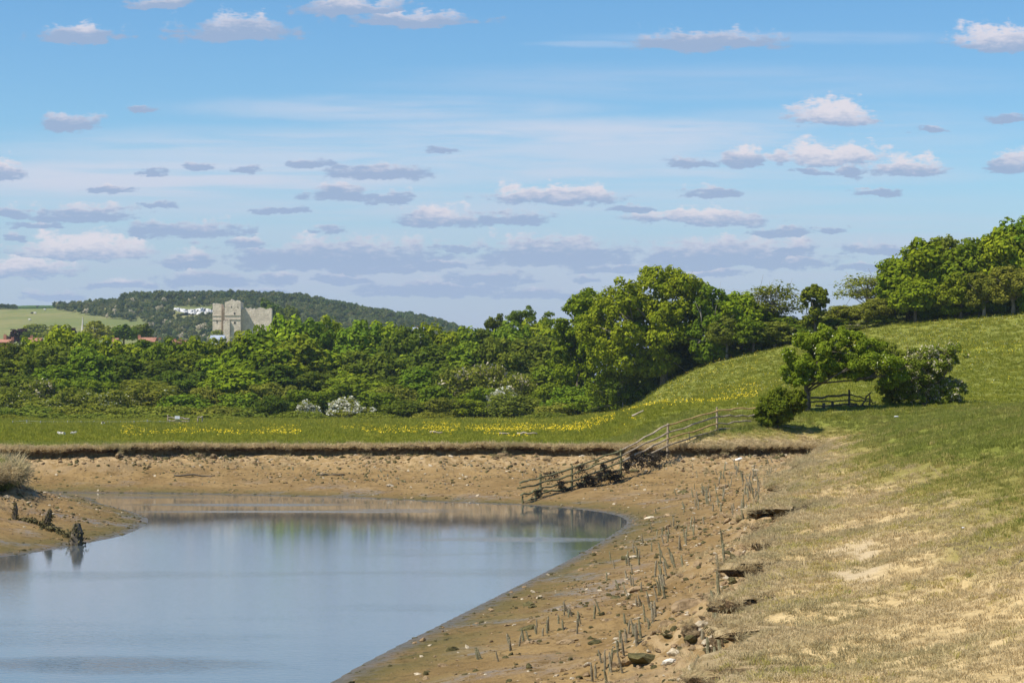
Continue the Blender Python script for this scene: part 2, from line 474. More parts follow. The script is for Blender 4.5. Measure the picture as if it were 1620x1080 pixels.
def scatter(name, pts, rots, scls, idx, protos, label, category):
    """one 'stuff' object: geometry-node instances of small prototype meshes on given points"""
    n = len(pts)
    me = bpy.data.meshes.new(name)
    me.vertices.add(n); me.vertices.foreach_set('co', np.asarray(pts, np.float32).ravel())
    a = me.attributes.new('rot', 'FLOAT_VECTOR', 'POINT'); a.data.foreach_set('vector', np.asarray(rots, np.float32).ravel())
    a = me.attributes.new('scl', 'FLOAT_VECTOR', 'POINT'); a.data.foreach_set('vector', np.asarray(scls, np.float32).ravel())
    a = me.attributes.new('idx', 'INT', 'POINT'); a.data.foreach_set('value', np.asarray(idx, np.int32).ravel())
    o = add_obj(name, me, None, kind='stuff', label=label, category=category)
    coll = bpy.data.collections.new(name + '_pieces')
    for i, (m, mat) in enumerate(protos):
        po = bpy.data.objects.new('%s_piece_%02d' % (name, i), m)
        m.materials.clear(); m.materials.append(mat)
        coll.objects.link(po)
    ng = bpy.data.node_groups.new(name + '_scatter', 'GeometryNodeTree')
    ng.interface.new_socket('Geometry', in_out='INPUT', socket_type='NodeSocketGeometry')
    ng.interface.new_socket('Geometry', in_out='OUTPUT', socket_type='NodeSocketGeometry')
    gi = ng.nodes.new('NodeGroupInput'); go = ng.nodes.new('NodeGroupOutput')
    ci = ng.nodes.new('GeometryNodeCollectionInfo')
    ci.inputs['Collection'].default_value = coll
    ci.inputs['Separate Children'].default_value = True
    ci.inputs['Reset Children'].default_value = True
    ip = ng.nodes.new('GeometryNodeInstanceOnPoints')
    ip.inputs['Pick Instance'].default_value = True
    def attr(nm, ty):
        q = ng.nodes.new('GeometryNodeInputNamedAttribute'); q.data_type = ty; q.inputs['Name'].default_value = nm
        return q.outputs['Attribute']
    ng.links.new(gi.outputs[0], ip.inputs['Points'])
    ng.links.new(ci.outputs[0], ip.inputs['Instance'])
    ng.links.new(attr('idx', 'INT'), ip.inputs['Instance Index'])
    e2r = ng.nodes.new('FunctionNodeEulerToRotation')
    ng.links.new(attr('rot', 'FLOAT_VECTOR'), e2r.inputs[0])
    ng.links.new(e2r.outputs[0], ip.inputs['Rotation'])
    ng.links.new(attr('scl', 'FLOAT_VECTOR'), ip.inputs['Scale'])
    ng.links.new(ip.outputs[0], go.inputs[0])
    md = o.modifiers.new('scatter', 'NODES'); md.node_group = ng
    return o

# ------------------------------------------------------------------ basic materials
def mat_new(name):
    m = bpy.data.materials.new(name)
    m.use_nodes = True
    nt = m.node_tree
    nt.nodes.clear()
    out = N(nt, 'ShaderNodeOutputMaterial')
    return m, nt, out

def mat_simple(name, c1, c2, scale=3.0, rough=0.85, bump=0.0, bscale=None, coord='Object', detail=4.0, spec=0.25):
    m, nt, out = mat_new(name)
    tc = N(nt, 'ShaderNodeTexCoord')
    f = NOISE(nt, tc.outputs[coord], scale, detail, 0.6)
    oi = N(nt, 'ShaderNodeObjectInfo')
    f2 = SS(nt, f, 0.32, 0.68)
    c = MIX(nt, f2, c1, c2)
    c = MIX(nt, 1.0, c, N_gray(nt, oi.outputs['Random'], 0.82, 1.12), 'MULTIPLY')
    b = N(nt, 'ShaderNodeBsdfPrincipled')
    L(nt, c, b.inputs['Base Color']); setin(b, {'Roughness': rough, 'Specular IOR Level': spec})
    if bump:
        bp = N(nt, 'ShaderNodeBump'); setin(bp, {'Strength': bump, 'Distance': 0.05})
        L(nt, NOISE(nt, tc.outputs[coord], bscale or scale * 4, 4.0, 0.6), bp.inputs['Height'])
        L(nt, bp.outputs[0], b.inputs['Normal'])
    L(nt, b.outputs[0], out.inputs[0])
    return m

def N_gray(nt, val, lo, hi):
    r = N(nt, 'ShaderNodeMapRange'); L(nt, val, r.inputs[0]); r.inputs[3].default_value = lo; r.inputs[4].default_value = hi
    c = N(nt, 'ShaderNodeCombineColor')
    for i in range(3): L(nt, r.outputs[0], c.inputs[i])
    return c.outputs[0]

# ------------------------------------------------------------------ the ground: one sheet out to the horizon
def build_ground():
    y1 = []
    y = -25.0
    while y < 5: y1.append(y); y += 2.5
    y = 5.0
    while y < 92: y1.append(y); y += 0.07 + y * 0.0032
    while y < 131: y1.append(y); y += 0.13
    while y < 2950: y1.append(y); y += max(0.3, (y - 128) * 0.022)
    ys = np.array(y1)
    uf = np.linspace(-0.285, 0.285, 380)
    uo = 0.285 + np.cumsum(np.geomspace(0.004, 0.6, 30))
    us = np.concatenate([-uo[::-1], uf, uo])
    U, Yg = np.meshgrid(us, ys)
    wid = np.maximum(Yg, 9.0)
    Xg = U * wid
    z, dL, dW, t = terrain(Xg.ravel(), Yg.ravel(), True)
    ny, nx = U.shape
    idx = np.arange(ny * nx).reshape(ny, nx)
    f = np.stack([idx[:-1, :-1], idx[:-1, 1:], idx[1:, 1:], idx[1:, :-1]], -1).reshape(-1, 4)
    V = np.stack([Xg.ravel(), Yg.ravel(), z], 1)
    me = new_mesh('ground', V, f, True)
    X = V[:, 0]; Y = V[:, 1]
    def at(nm, val):
        a = me.attributes.new(nm, 'FLOAT', 'POINT'); a.data.foreach_set('value', np.asarray(val, np.float32))
    at('mud', 1 - np.clip((dL - np.interp(Y, [60, 100], [0.36, 0.68])) / 0.08, 0, 1))
    at('wetd', np.clip(dW, -3, 30))
    at('tt', np.clip(t, 0, 1))
    at('green', green_mask(X, Y, dL))
    at('bare', bare_mask(X, Y, dL))
    at('lipd', np.clip(dL, -20, 60))
    GRID.update(us=us, ys=ys, z=z.reshape(ny, nx), dL=dL.reshape(ny, nx), t=t.reshape(ny, nx), dW=dW.reshape(ny, nx), green=green_mask(X, Y, dL).reshape(ny, nx), bare=bare_mask(X, Y, dL).reshape(ny, nx))
    return add_obj('ground', me, mat_ground(), kind='structure')

GRID = {}
def look(X, Y, *keys):
    X = np.atleast_1d(np.asarray(X, float)); Y = np.atleast_1d(np.asarray(Y, float))
    us, ys = GRID['us'], GRID['ys']
    u = X / np.maximum(Y, 9.0)
    i = np.clip(np.searchsorted(us, u) - 1, 0, len(us) - 2); j = np.clip(np.searchsorted(ys, Y) - 1, 0, len(ys) - 2)
    fu = np.clip((u - us[i]) / (us[i + 1] - us[i]), 0, 1); fv = np.clip((Y - ys[j]) / (ys[j + 1] - ys[j]), 0, 1)
    r = []
    for k in keys or ('z',):
        g = GRID[k]
        r.append((g[j, i] * (1 - fu) + g[j, i + 1] * fu) * (1 - fv) + (g[j + 1, i] * (1 - fu) + g[j + 1, i + 1] * fu) * fv)
    return r[0] if len(r) == 1 else r

PATH = np.array([LZ(1322, 758), LZ(1345, 800), LZ(1352, 850), LZ(1345, 905), LZ(1390, 960), LZ(1480, 1040)])
def green_mask(X, Y, d):
    n = fbm(X * 0.22, Y * 0.12, 4, 61) * 0.9
    a = np.interp(Y, [10, 20, 30, 45, 80, 118, 130], [2.2, 1.9, 1.6, 1.1, 0.7, 0.2, 0.3])
    b = np.interp(Y, [10, 20, 30, 45, 80, 118, 130], [8.0, 7.5, 7.0, 6.4, 5.0, 3.6, 4.0])
    return np.clip((d + n - a) / (b - a), 0, 1)

def bare_mask(X, Y, d):
    pl = catmull(PATH, 0.5)
    dd = np.full(X.shape, 9.0)
    m = (Y < 90) & (Y > 8) & (np.abs(X) < 25)
    if m.any():
        q = ((X[m][:, None] - pl[:, 0]) ** 2 + (Y[m][:, None] - pl[:, 1]) ** 2).min(1) ** .5
        dd[m] = q
    n = fbm(X * 0.9, Y * 0.5, 4, 71, 0.6)
    return sstep(0.1, 0.5, 0.25 - dd * 1.1 + n * 1.15) * (dd < 2)

def mat_ground():
    m, nt, out = mat_new('ground_mud_and_turf')
    geo = N(nt, 'ShaderNodeNewGeometry')
    pos = geo.outputs['Position']
    def at(nm):
        a = N(nt, 'ShaderNodeAttribute'); a.attribute_name = nm
        return a.outputs['Fac']
    n1 = NOISE(nt, pos, 0.55, 5, 0.6); n2 = NOISE(nt, pos, 3.1, 5, 0.62); n3 = NOISE(nt, pos, 14.0, 4, 0.6)
    # mud
    mud = MIX(nt, SS(nt, n1, 0.35, 0.65), (0.192, 0.121, 0.046), (0.262, 0.172, 0.070))
    mud = MIX(nt, SS(nt, n2, 0.50, 0.64, 0, 0.65), mud, (0.095, 0.060, 0.022))
    mud = MIX(nt, SS(nt, n3, 0.56, 0.72, 0, 0.5), mud, (0.33, 0.23, 0.11))
    t = at('tt')
    clay = M_(nt, 'MULTIPLY', SS(nt, t, 0.62, 0.95), SS(nt, n2, 0.42, 0.6, 0.1, 0.95))
    mud = MIX(nt, clay, mud, (0.40, 0.285, 0.15))
    wd = at('wetd')
    wdn = M_(nt, 'ADD', wd, M_(nt, 'MULTIPLY', M_(nt, 'SUBTRACT', n2, 0.5), 1.6))
    alg = M_(nt, 'MULTIPLY', SS(nt, wdn, 3.6, 0.4), SS(nt, n1, 0.38, 0.58, 0.35, 1.0))
    mud = MIX(nt, M_(nt, 'MULTIPLY', alg, 0.8), mud, (0.078, 0.070, 0.020))
    alg2 = M_(nt, 'MULTIPLY', SS(nt, NOISE(nt, pos, 1.3, 6, 0.7), 0.58, 0.7), SS(nt, t, 0.9, 0.3))
    mud = MIX(nt, M_(nt, 'MULTIPLY', alg2, 0.55), mud, (0.085, 0.076, 0.022))
    wet = SS(nt, wdn, 0.9, 0.0)
    mud = MIX(nt, M_(nt, 'MULTIPLY', wet, 0.55), mud, (0.09, 0.06, 0.026))
    # turf
    tan = MIX(nt, SS(nt, n2, 0.35, 0.65), (0.40, 0.29, 0.135), (0.52, 0.39, 0.195))
    tan = MIX(nt, SS(nt, n3, 0.55, 0.72, 0, 0.6), tan, (0.22, 0.17, 0.075))
    gr = MIX(nt, SS(nt, n2, 0.35, 0.65), (0.145, 0.160, 0.026), (0.205, 0.210, 0.042))
    gr = MIX(nt, SS(nt, n1, 0.5, 0.7, 0, 0.6), gr, (0.19, 0.175, 0.045))
    big = NOISE(nt, pos, 0.06, 4, 0.6)
    gr = MIX(nt, SS(nt, big, 0.5, 0.66, 0, 0.5), gr, (0.25, 0.26, 0.024))
    ga = M_(nt, 'ADD', at('green'), M_(nt, 'MULTIPLY', M_(nt, 'SUBTRACT', n1, 0.5), 0.9), clamp=False)
    gold = SS(nt, ga, 0.12, 0.4); full = SS(nt, ga, 0.35, 0.85)
    turf = MIX(nt, gold, tan, (0.25, 0.205, 0.065))
    turf = MIX(nt, full, turf, gr)
    turf = MIX(nt, at('bare'), turf, (0.45, 0.345, 0.20))
    col = MIX(nt, at('mud'), turf, mud)
    # scarp face under the turf: dark peaty soil with pale clay
    b = N(nt, 'ShaderNodeBsdfPrincipled')
    L(nt, col, b.inputs['Base Color'])
    n0 = NOISE(nt, pos, 0.28, 3, 0.5)
    sheen = M_(nt, 'MULTIPLY', SS(nt, n0, 0.52, 0.62), M_(nt, 'MULTIPLY', SS(nt, wd, 9.0, 3.0), SS(nt, n2, 0.62, 0.45)))
    ro = M_(nt, 'SUBTRACT', 0.92, M_(nt, 'MULTIPLY', at('mud'), M_(nt, 'MAXIMUM', M_(nt, 'MULTIPLY', wet, 0.62), M_(nt, 'MULTIPLY', sheen, 0.6))))
    L(nt, ro, b.inputs['Roughness'])
    L(nt, M_(nt, 'MULTIPLY_ADD', M_(nt, 'MULTIPLY', at('mud'), M_(nt, 'MAXIMUM', wet, sheen)), 0.40, 0.10), b.inputs['Specular IOR Level'])
    bp = N(nt, 'ShaderNodeBump'); setin(bp, {'Strength': 1.0, 'Distance': 0.09})
    hgt = M_(nt, 'ADD', M_(nt, 'MULTIPLY', n2, 1.0), M_(nt, 'MULTIPLY', n3, 0.45))
    L(nt, hgt, bp.inputs['Height']); L(nt, bp.outputs[0], b.inputs['Normal'])
    L(nt, b.outputs[0], out.inputs[0])
    return m

build_ground()

# ------------------------------------------------------------------ overhanging turf along the eroded lip
def mat_turf_edge():
    m, nt, out = mat_new('turf_edge')
    geo = N(nt, 'ShaderNodeNewGeometry')
    sp = N(nt, 'ShaderNodeSeparateXYZ'); L(nt, geo.outputs['True Normal'], sp.inputs[0])
    n2 = NOISE(nt, geo.outputs['Position'], 5.0, 5, 0.6); n3 = NOISE(nt, geo.outputs['Position'], 22.0, 4, 0.6)
    top = MIX(nt, SS(nt, n2, 0.35, 0.65), (0.25, 0.18, 0.085), (0.40, 0.30, 0.16))
    soil = MIX(nt, SS(nt, n3, 0.4, 0.65), (0.050, 0.032, 0.016), (0.145, 0.095, 0.048))
    c = MIX(nt, SS(nt, sp.outputs[2], 0.35, 0.75), soil, top)
    b = N(nt, 'ShaderNodeBsdfPrincipled'); L(nt, c, b.inputs['Base Color']); setin(b, {'Roughness': 0.95, 'Specular IOR Level': 0.1})
    bp = N(nt, 'ShaderNodeBump'); setin(bp, {'Strength': 0.9, 'Distance': 0.05}); L(nt, n3, bp.inputs['Height']); L(nt, bp.outputs[0], b.inputs['Normal'])
    L(nt, b.outputs[0], out.inputs[0])
    return m

def build_turf(pl, name, mat, seed):
    m = (pl[:, 1] > 5) & (pl[:, 0] > -75) & (np.abs(pl[:, 0]) < pl[:, 1] * 0.45 + 8)
    i0 = np.argmax(m); i1 = len(m) - np.argmax(m[::-1])
    pl = pl[i0:i1]
    d = np.gradient(pl, axis=0); d /= np.linalg.norm(d, axis=1)[:, None] + 1e-9
    k = np.ones(7) / 7
    dx = np.convolve(np.pad(d[:, 0], 3, 'edge'), k, 'valid'); dy = np.convolve(np.pad(d[:, 1], 3, 'edge'), k, 'valid')
    d = np.stack([dx, dy], 1); d /= np.linalg.norm(d, axis=1)[:, None]
    nr = np.stack([d[:, 1], -d[:, 0]], 1)            # away from the river (land on the right hand)
    if sdist((pl + nr * 1.0)[:, 0], (pl + nr * 1.0)[:, 1], LPOLY).mean() < 0: nr = -nr
    s = np.concatenate([[0], np.cumsum(np.linalg.norm(np.diff(pl, axis=0), axis=1))])
    rag = 0.14 * fbm(s * 2.2, s * 0, 3, seed, 0.6) + 0.13 * fbm(s * 0.7, s * 0 + 5, 3, seed + 1)
    thick = np.interp(pl[:, 1], [40, 100], [0.13, 0.16]) + 0.11 * fbm(s * 1.1, s * 0 + 9, 3, seed + 2)
    droop = 0.05 + 0.05 * fbm(s * 0.8, s * 0 + 2, 2, seed + 4)
    prof = [(1.3, 0.0, 0), (0.55, 0.025, 0), (0.25, 0.02, 0), (-0.02, -0.3, 1), (-0.14, -1.2, 1), (-0.15, 0.45, 2), (-0.08, 0.8, 2), (0.12, 1.0, 2), (0.8, 1.05, 2)]
    V = []
    n = len(pl)
    for (off, a, kind) in prof:
        o = off + (rag if off < 0.3 else 0) * (1 if off < 0.2 else 0.4)
        if off > 0.2: o = o * np.interp(pl[:, 1], [60, 100], [0.5, 1.0])
        q = pl + nr * np.broadcast_to(o, (n,))[:, None]
        z = land_z(q[:, 0], q[:, 1], sdist(q[:, 0], q[:, 1], LPOLY_FINE))
        if kind == 0: z = z + a + (0.004 if off == 1.3 else 0)
        elif kind == 1: z = z + a * droop
        else: z = z - droop * 1.2 - thick * a
        if off == 1.3: z = z - 0.03
        w3 = np.column_stack([q, z])
        if kind: w3 = w3 + np.random.default_rng(seed + int(off * 100) + 50).normal(size=w3.shape) * 0.028
        V.append(w3)
    V = np.stack(V, 1).reshape(-1, 3)
    kk = len(prof)
    idx = np.arange(n * kk).reshape(n, kk)
    f = np.stack([idx[:-1, :-1], idx[1:, :-1], idx[1:, 1:], idx[:-1, 1:]], -1).reshape(-1, 4)
    me = new_mesh(name, V, f, False)
    return add_obj(name, me, mat, kind='structure')
TURF_MAT = mat_turf_edge()
build_turf(LIPR, 'turf_edge', TURF_MAT, 101)
build_turf(LIPL, 'turf_edge', TURF_MAT, 131)

# ------------------------------------------------------------------ river
def mat_water():
    m, nt, out = mat_new('river_water')
    geo = N(nt, 'ShaderNodeNewGeometry')
    pos = geo.outputs['Position']
    mp = N(nt, 'ShaderNodeMapping'); mp.inputs['Scale'].default_value = (0.55, 1.0, 1.0); L(nt, pos, mp.inputs['Vector'])
    w1 = NOISE(nt, mp.outputs[0], 2.2, 3, 0.55)
    w2 = NOISE(nt, mp.outputs[0], 9.0, 3, 0.6)
    # wind patches where the surface is ruffled
    sepw = N(nt, 'ShaderNodeSeparateXYZ'); L(nt, pos, sepw.inputs[0])
    mp2 = N(nt, 'ShaderNodeMapping'); mp2.inputs['Scale'].default_value = (0.05, 0.16, 1.0); L(nt, pos, mp2.inputs['Vector'])
    pat = NOISE(nt, mp2.outputs[0], 1.0, 5, 0.6)
    ruff = M_(nt, 'MULTIPLY', SS(nt, pat, 0.5, 0.70, 0.0, 0.16), SS(nt, sepw.outputs[1], 80.0, 62.0))
    nd = NOISE(nt, mp2.outputs[0], 4.0, 4, 0.6, color=True)
    nds = N(nt, 'ShaderNodeVectorMath', operation='MULTIPLY_ADD'); L(nt, nd, nds.inputs[0]); nds.inputs[1].default_value = (6, 1.6, 0); nds.inputs[2].default_value = (-3, -.8, 0)
    pd = N(nt, 'ShaderNodeVectorMath', operation='ADD'); L(nt, pos, pd.inputs[0]); L(nt, nds.outputs[0], pd.inputs[1])
    for (x, y, hw, hd, b) in WIND:
        c = W0(x, y)
        q = N(nt, 'ShaderNodeVectorMath', operation='MULTIPLY_ADD'); L(nt, pd.outputs[0], q.inputs[0])
        q.inputs[1].default_value = (1 / hw, 1 / hd, 0); q.inputs[2].default_value = (-c[0] / hw, -c[1] / hd, 0)
        ln = N(nt, 'ShaderNodeVectorMath', operation='LENGTH'); L(nt, q.outputs[0], ln.inputs[0])
        ruff = M_(nt, 'MAXIMUM', ruff, SS(nt, ln.outputs['Value'], 1.15, 0.15, 0.0, b))
    b1 = N(nt, 'ShaderNodeBump'); b1.inputs['Distance'].default_value = 0.02
    L(nt, w1, b1.inputs['Height']); L(nt, M_(nt, 'MULTIPLY_ADD', ruff, 0.40, SS(nt, sepw.outputs[1], 78.0, 46.0, 0.035, 0.09)), b1.inputs['Strength'])
    b2 = N(nt, 'ShaderNodeBump'); b2.inputs['Distance'].default_value = 0.035
    L(nt, w2, b2.inputs['Height']); L(nt, M_(nt, 'MULTIPLY_ADD', ruff, 0.42, SS(nt, sepw.outputs[1], 78.0, 46.0, 0.022, 0.085)), b2.inputs['Strength']); L(nt, b1.outputs[0], b2.inputs['Normal'])
    b = N(nt, 'ShaderNodeBsdfPrincipled')
    setin(b, {'Base Color': (0.088, 0.104, 0.112, 1), 'Roughness': 0.02, 'IOR': 1.55, 'Specular IOR Level': 0.5})
    L(nt, b2.outputs[0], b.inputs['Normal'])
    L(nt, b.outputs[0], out.inputs[0])
    return m
# wind-ruffled streaks: photograph x, y of the centre, half width and half depth in metres, strength
WIND = [(225, 786.5, 4.6, 1.7, 1.0), (390, 798, 7.0, 1.7, 1.0), (450, 809, 9.0, 1.0, 0.8), (640, 806, 3.5, 0.7, 0.7), (160, 1052, 4.0, 1.6, 0.8), (860, 853, 5.0, 1.6, 0.3)]
gx = np.linspace(-95, 12, 2); gy = np.linspace(-30, 150, 2)
add_obj('river', new_mesh('river', [(-95, -30, 0), (12, -30, 0), (12, 128, 0), (-95, 150, 0)], [(0, 1, 2, 3)]), mat_water(), kind='structure')

# ------------------------------------------------------------------ foliage
def mat_leaf(name, c1, c2, trans=0.3, hue=0.018, vlo=0.78, vhi=1.2, gloss=0.0):
    m, nt, out = mat_new(name)
    geo = N(nt, 'ShaderNodeNewGeometry'); oi = N(nt, 'ShaderNodeObjectInfo'); tc = N(nt, 'ShaderNodeTexCoord')
    n = NOISE(nt, tc.outputs['Object'], 0.5, 2, 0.5)
    f = M_(nt, 'ADD', M_(nt, 'MULTIPLY', geo.outputs['Random Per Island'], 0.65), M_(nt, 'MULTIPLY', SS(nt, n, 0.3, 0.7), 0.35))
    c = MIX(nt, f, c1, c2)
    h = N(nt, 'ShaderNodeHueSaturation'); L(nt, c, h.inputs['Color'])
    r = N(nt, 'ShaderNodeMapRange'); L(nt, oi.outputs['Random'], r.inputs[0]); r.inputs[3].default_value = 0.5 - hue; r.inputs[4].default_value = 0.5 + hue
    L(nt, r.outputs[0], h.inputs['Hue'])
    wn = N(nt, 'ShaderNodeTexWhiteNoise', noise_dimensions='1D'); L(nt, oi.outputs['Random'], wn.inputs['W'])
    r2 = N(nt, 'ShaderNodeMapRange'); L(nt, wn.outputs['Value'], r2.inputs[0]); r2.inputs[3].default_value = vlo; r2.inputs[4].default_value = vhi
    L(nt, r2.outputs[0], h.inputs['Value'])
    d = N(nt, 'ShaderNodeBsdfDiffuse'); L(nt, h.outputs[0], d.inputs[0])
    t = N(nt, 'ShaderNodeBsdfTranslucent')
    ty = MIX(nt, 0.35, h.outputs[0], (0.30, 0.34, 0.02)) if trans >= 0.3 else h.outputs[0]
    L(nt, ty, t.inputs[0])
    mx = N(nt, 'ShaderNodeMixShader'); mx.inputs[0].default_value = trans; L(nt, d.outputs[0], mx.inputs[1]); L(nt, t.outputs[0], mx.inputs[2])
    g = N(nt, 'ShaderNodeBsdfGlossy'); g.inputs['Roughness'].default_value = 0.45; g.inputs['Color'].default_value = (0.9, 0.95, 0.85, 1)
    m2 = N(nt, 'ShaderNodeMixShader'); m2.inputs[0].default_value = gloss; L(nt, mx.outputs[0], m2.inputs[1]); L(nt, g.outputs[0], m2.inputs[2])
    L(nt, m2.outputs[0], out.inputs[0])
    return m

LEAF = {
 'bright': mat_leaf('leaf_bright', (0.119, 0.182, 0.011), (0.300, 0.345, 0.018)),
 'mid':    mat_leaf('leaf_mid', (0.084, 0.137, 0.011), (0.220, 0.265, 0.018)),
 'dark':   mat_leaf('leaf_dark', (0.053, 0.091, 0.011), (0.160, 0.195, 0.020), 0.35),
 'olive':  mat_leaf('leaf_olive', (0.119, 0.137, 0.020), (0.310, 0.315, 0.042), 0.38),
 'haw':    mat_leaf('leaf_hawthorn', (0.085, 0.112, 0.012), (0.300, 0.305, 0.040), 0.35, vlo=0.9, vhi=1.1),
 'elder':  mat_leaf('leaf_elder', (0.100, 0.155, 0.012), (0.360, 0.410, 0.035), 0.4, hue=0.01, vlo=0.95, vhi=1.05),
 'ivy':    mat_leaf('leaf_ivy', (0.060, 0.088, 0.008), (0.235, 0.245, 0.020), 0.25, vlo=0.9, vhi=1.05),
 'purple': mat_leaf('leaf_purple', (0.030, 0.014, 0.016), (0.060, 0.030, 0.030), 0.2, hue=0.01),
 'far':    mat_leaf('leaf_far', (0.055, 0.085, 0.020), (0.115, 0.135, 0.034), 0.25, hue=0.03, vlo=0.7, vhi=1.25),
 'scrub':  mat_leaf('leaf_far_scrub', (0.110, 0.130, 0.036), (0.190, 0.190, 0.066), 0.25, hue=0.03, vlo=0.8, vhi=1.25),
 'bramble': mat_leaf('leaf_bramble', (0.119, 0.161, 0.020), (0.260, 0.275, 0.038), 0.35, hue=0.02, vlo=0.85, vhi=1.1),
 'white':  mat_leaf('blossom_white', (0.62, 0.60, 0.46), (0.82, 0.80, 0.70), 0.25, hue=0.0, vlo=0.95, vhi=1.05, gloss=0.0),
 'cream':  mat_leaf('blossom_cream', (0.42, 0.36, 0.22), (0.66, 0.58, 0.42), 0.25, hue=0.0, vlo=0.95, vhi=1.05, gloss=0.0),
 'elderflower': mat_leaf('blossom_elder', (0.62, 0.62, 0.34), (0.82, 0.80, 0.55), 0.25, hue=0.0, vlo=0.95, vhi=1.05, gloss=0.0),
 'yellow': mat_leaf('buttercup', (0.72, 0.50, 0.008), (0.92, 0.68, 0.012), 0.2, hue=0.0, vlo=0.95, vhi=1.05, gloss=0.02),
}
BARK = mat_simple('bark', (0.085, 0.065, 0.045), (0.20, 0.165, 0.12), 6.0, 0.95, 0.6)
BARKP = mat_simple('bark_pale', (0.20, 0.17, 0.13), (0.36, 0.32, 0.26), 5.0, 0.95, 0.5)

def unit(n, r):
    v = r.normal(size=(n, 3)); return v / np.linalg.norm(v, axis=1)[:, None]

def quads(c, nrm, size, r, aspect=0.62, bend=0.0):
    """diamond leaves: centres, normals, sizes -> verts, faces"""
    n = len(c)
    nrm = nrm / (np.linalg.norm(nrm, axis=1)[:, None] + 1e-9)
    a = np.cross(nrm, unit(n, r)); a /= np.linalg.norm(a, axis=1)[:, None] + 1e-9
    b = np.cross(nrm, a)
    s = np.asarray(size).reshape(-1, 1) * 0.5
    w = s * aspect
    V = np.stack([c - a * s, c - b * w + a * s * 0.1, c + a * s, c + b * w + a * s * 0.1], 1).reshape(-1, 3)
    F = np.arange(n * 4).reshape(n, 4)
    return V, F

def sublobes(lobes, r, k=7, f0=0.28, f1=0.46):
    """small foliage clumps sitting on the surface of larger ones"""
    out = []
    for (x, y, z, q) in lobes:
        d = unit(k, r); d[:, 2] = d[:, 2] * 0.85 + 0.12
        for v in d:
            s = q * r.uniform(f0, f1)
            out.append((x + v[0] * q * 0.78, y + v[1] * q * 0.78, z + v[2] * q * 0.72, s))
    return np.array(out)

def leaf_points(lobes, n, r, keep_inside=0.12, upb=0.35, fill=0.25):
    """points on the outer skin of a union of clumps, with outward directions"""
    lobes = np.asarray(lobes)
    w = lobes[:, 3] ** 2; w = w / w.sum()
    got_c = []; got_n = []; tot = 0
    while tot < n:
        m = int((n - tot) * 1.9) + 64
        k = r.choice(len(lobes), m, p=w)
        d = unit(m, r)
        rad = lobes[k, 3] * (1 - fill * r.random(m) ** 2 + 0.12 * r.normal(size=m))
        c = lobes[k, :3] + d * rad[:, None] * np.array([1, 1, 0.86])
        inside = np.zeros(m, bool)
        for i in range(0, m, 4000):
            dd = np.linalg.norm(c[i:i + 4000, None, :] - lobes[None, :, :3], axis=2) / lobes[None, :, 3]
            inside[i:i + 4000] = (dd < 0.62).any(1)
        ok = (~inside | (r.random(m) < keep_inside)) & ((d[:, 2] > -0.55) | (r.random(m) < 0.4))
        nn = d + np.array([0, 0, upb]) + 0.55 * unit(m, r)
        got_c.append(c[ok]); got_n.append(nn[ok]); tot += int(ok.sum())
    return np.vstack(got_c)[:n], np.vstack(got_n)[:n]

def leaf_mesh(name, lobes, n, size, r, mat, sub=7, aspect=0.62, squash_z0=None, fill=0.25, keep=0.12):
    sl = sublobes(lobes, r, sub) if sub else np.asarray(lobes)
    if sub: sl = np.vstack([sl, np.column_stack([np.asarray(lobes)[:, :3], np.asarray(lobes)[:, 3] * 0.7])])
    c, nn = leaf_points(sl, n, r, keep, fill=fill)
    if squash_z0 is not None: c[:, 2] = np.maximum(c[:, 2], squash_z0 + 0.05 * r.random(len(c)))
    s = size * r.uniform(0.6, 1.35, len(c))
    V, F = quads(c, nn, s, r, aspect)
    me = new_mesh(name, V, F)
    me.materials.append(mat)
    return me, sl

def blossom_mesh(name, lobes, n, size, r, mat, lo=-0.2):
    c, nn = leaf_points(lobes, int(n * 2.2), r, 0.0, 0.5, fill=0.04)
    z0, z1 = c[:, 2].min(), c[:, 2].max()
    # flowers sit in sprays: keep those near random spray centres
    k = c[r.choice(len(c), max(8, n // 22))]
    d = np.min(np.linalg.norm(c[:, None, :] - k[None], axis=2), axis=1)
    c = c[np.argsort(d)[:n]]; 
    c = c + unit(len(c), r) * size * 0.7
    V, F = quads(c, unit(len(c), r) + np.array([-0.3, -0.6, 0.6]), size * r.uniform(0.6, 1.3, len(c)), r, 0.9)
    me = new_mesh(name, V, F); me.materials.append(mat)
    return me

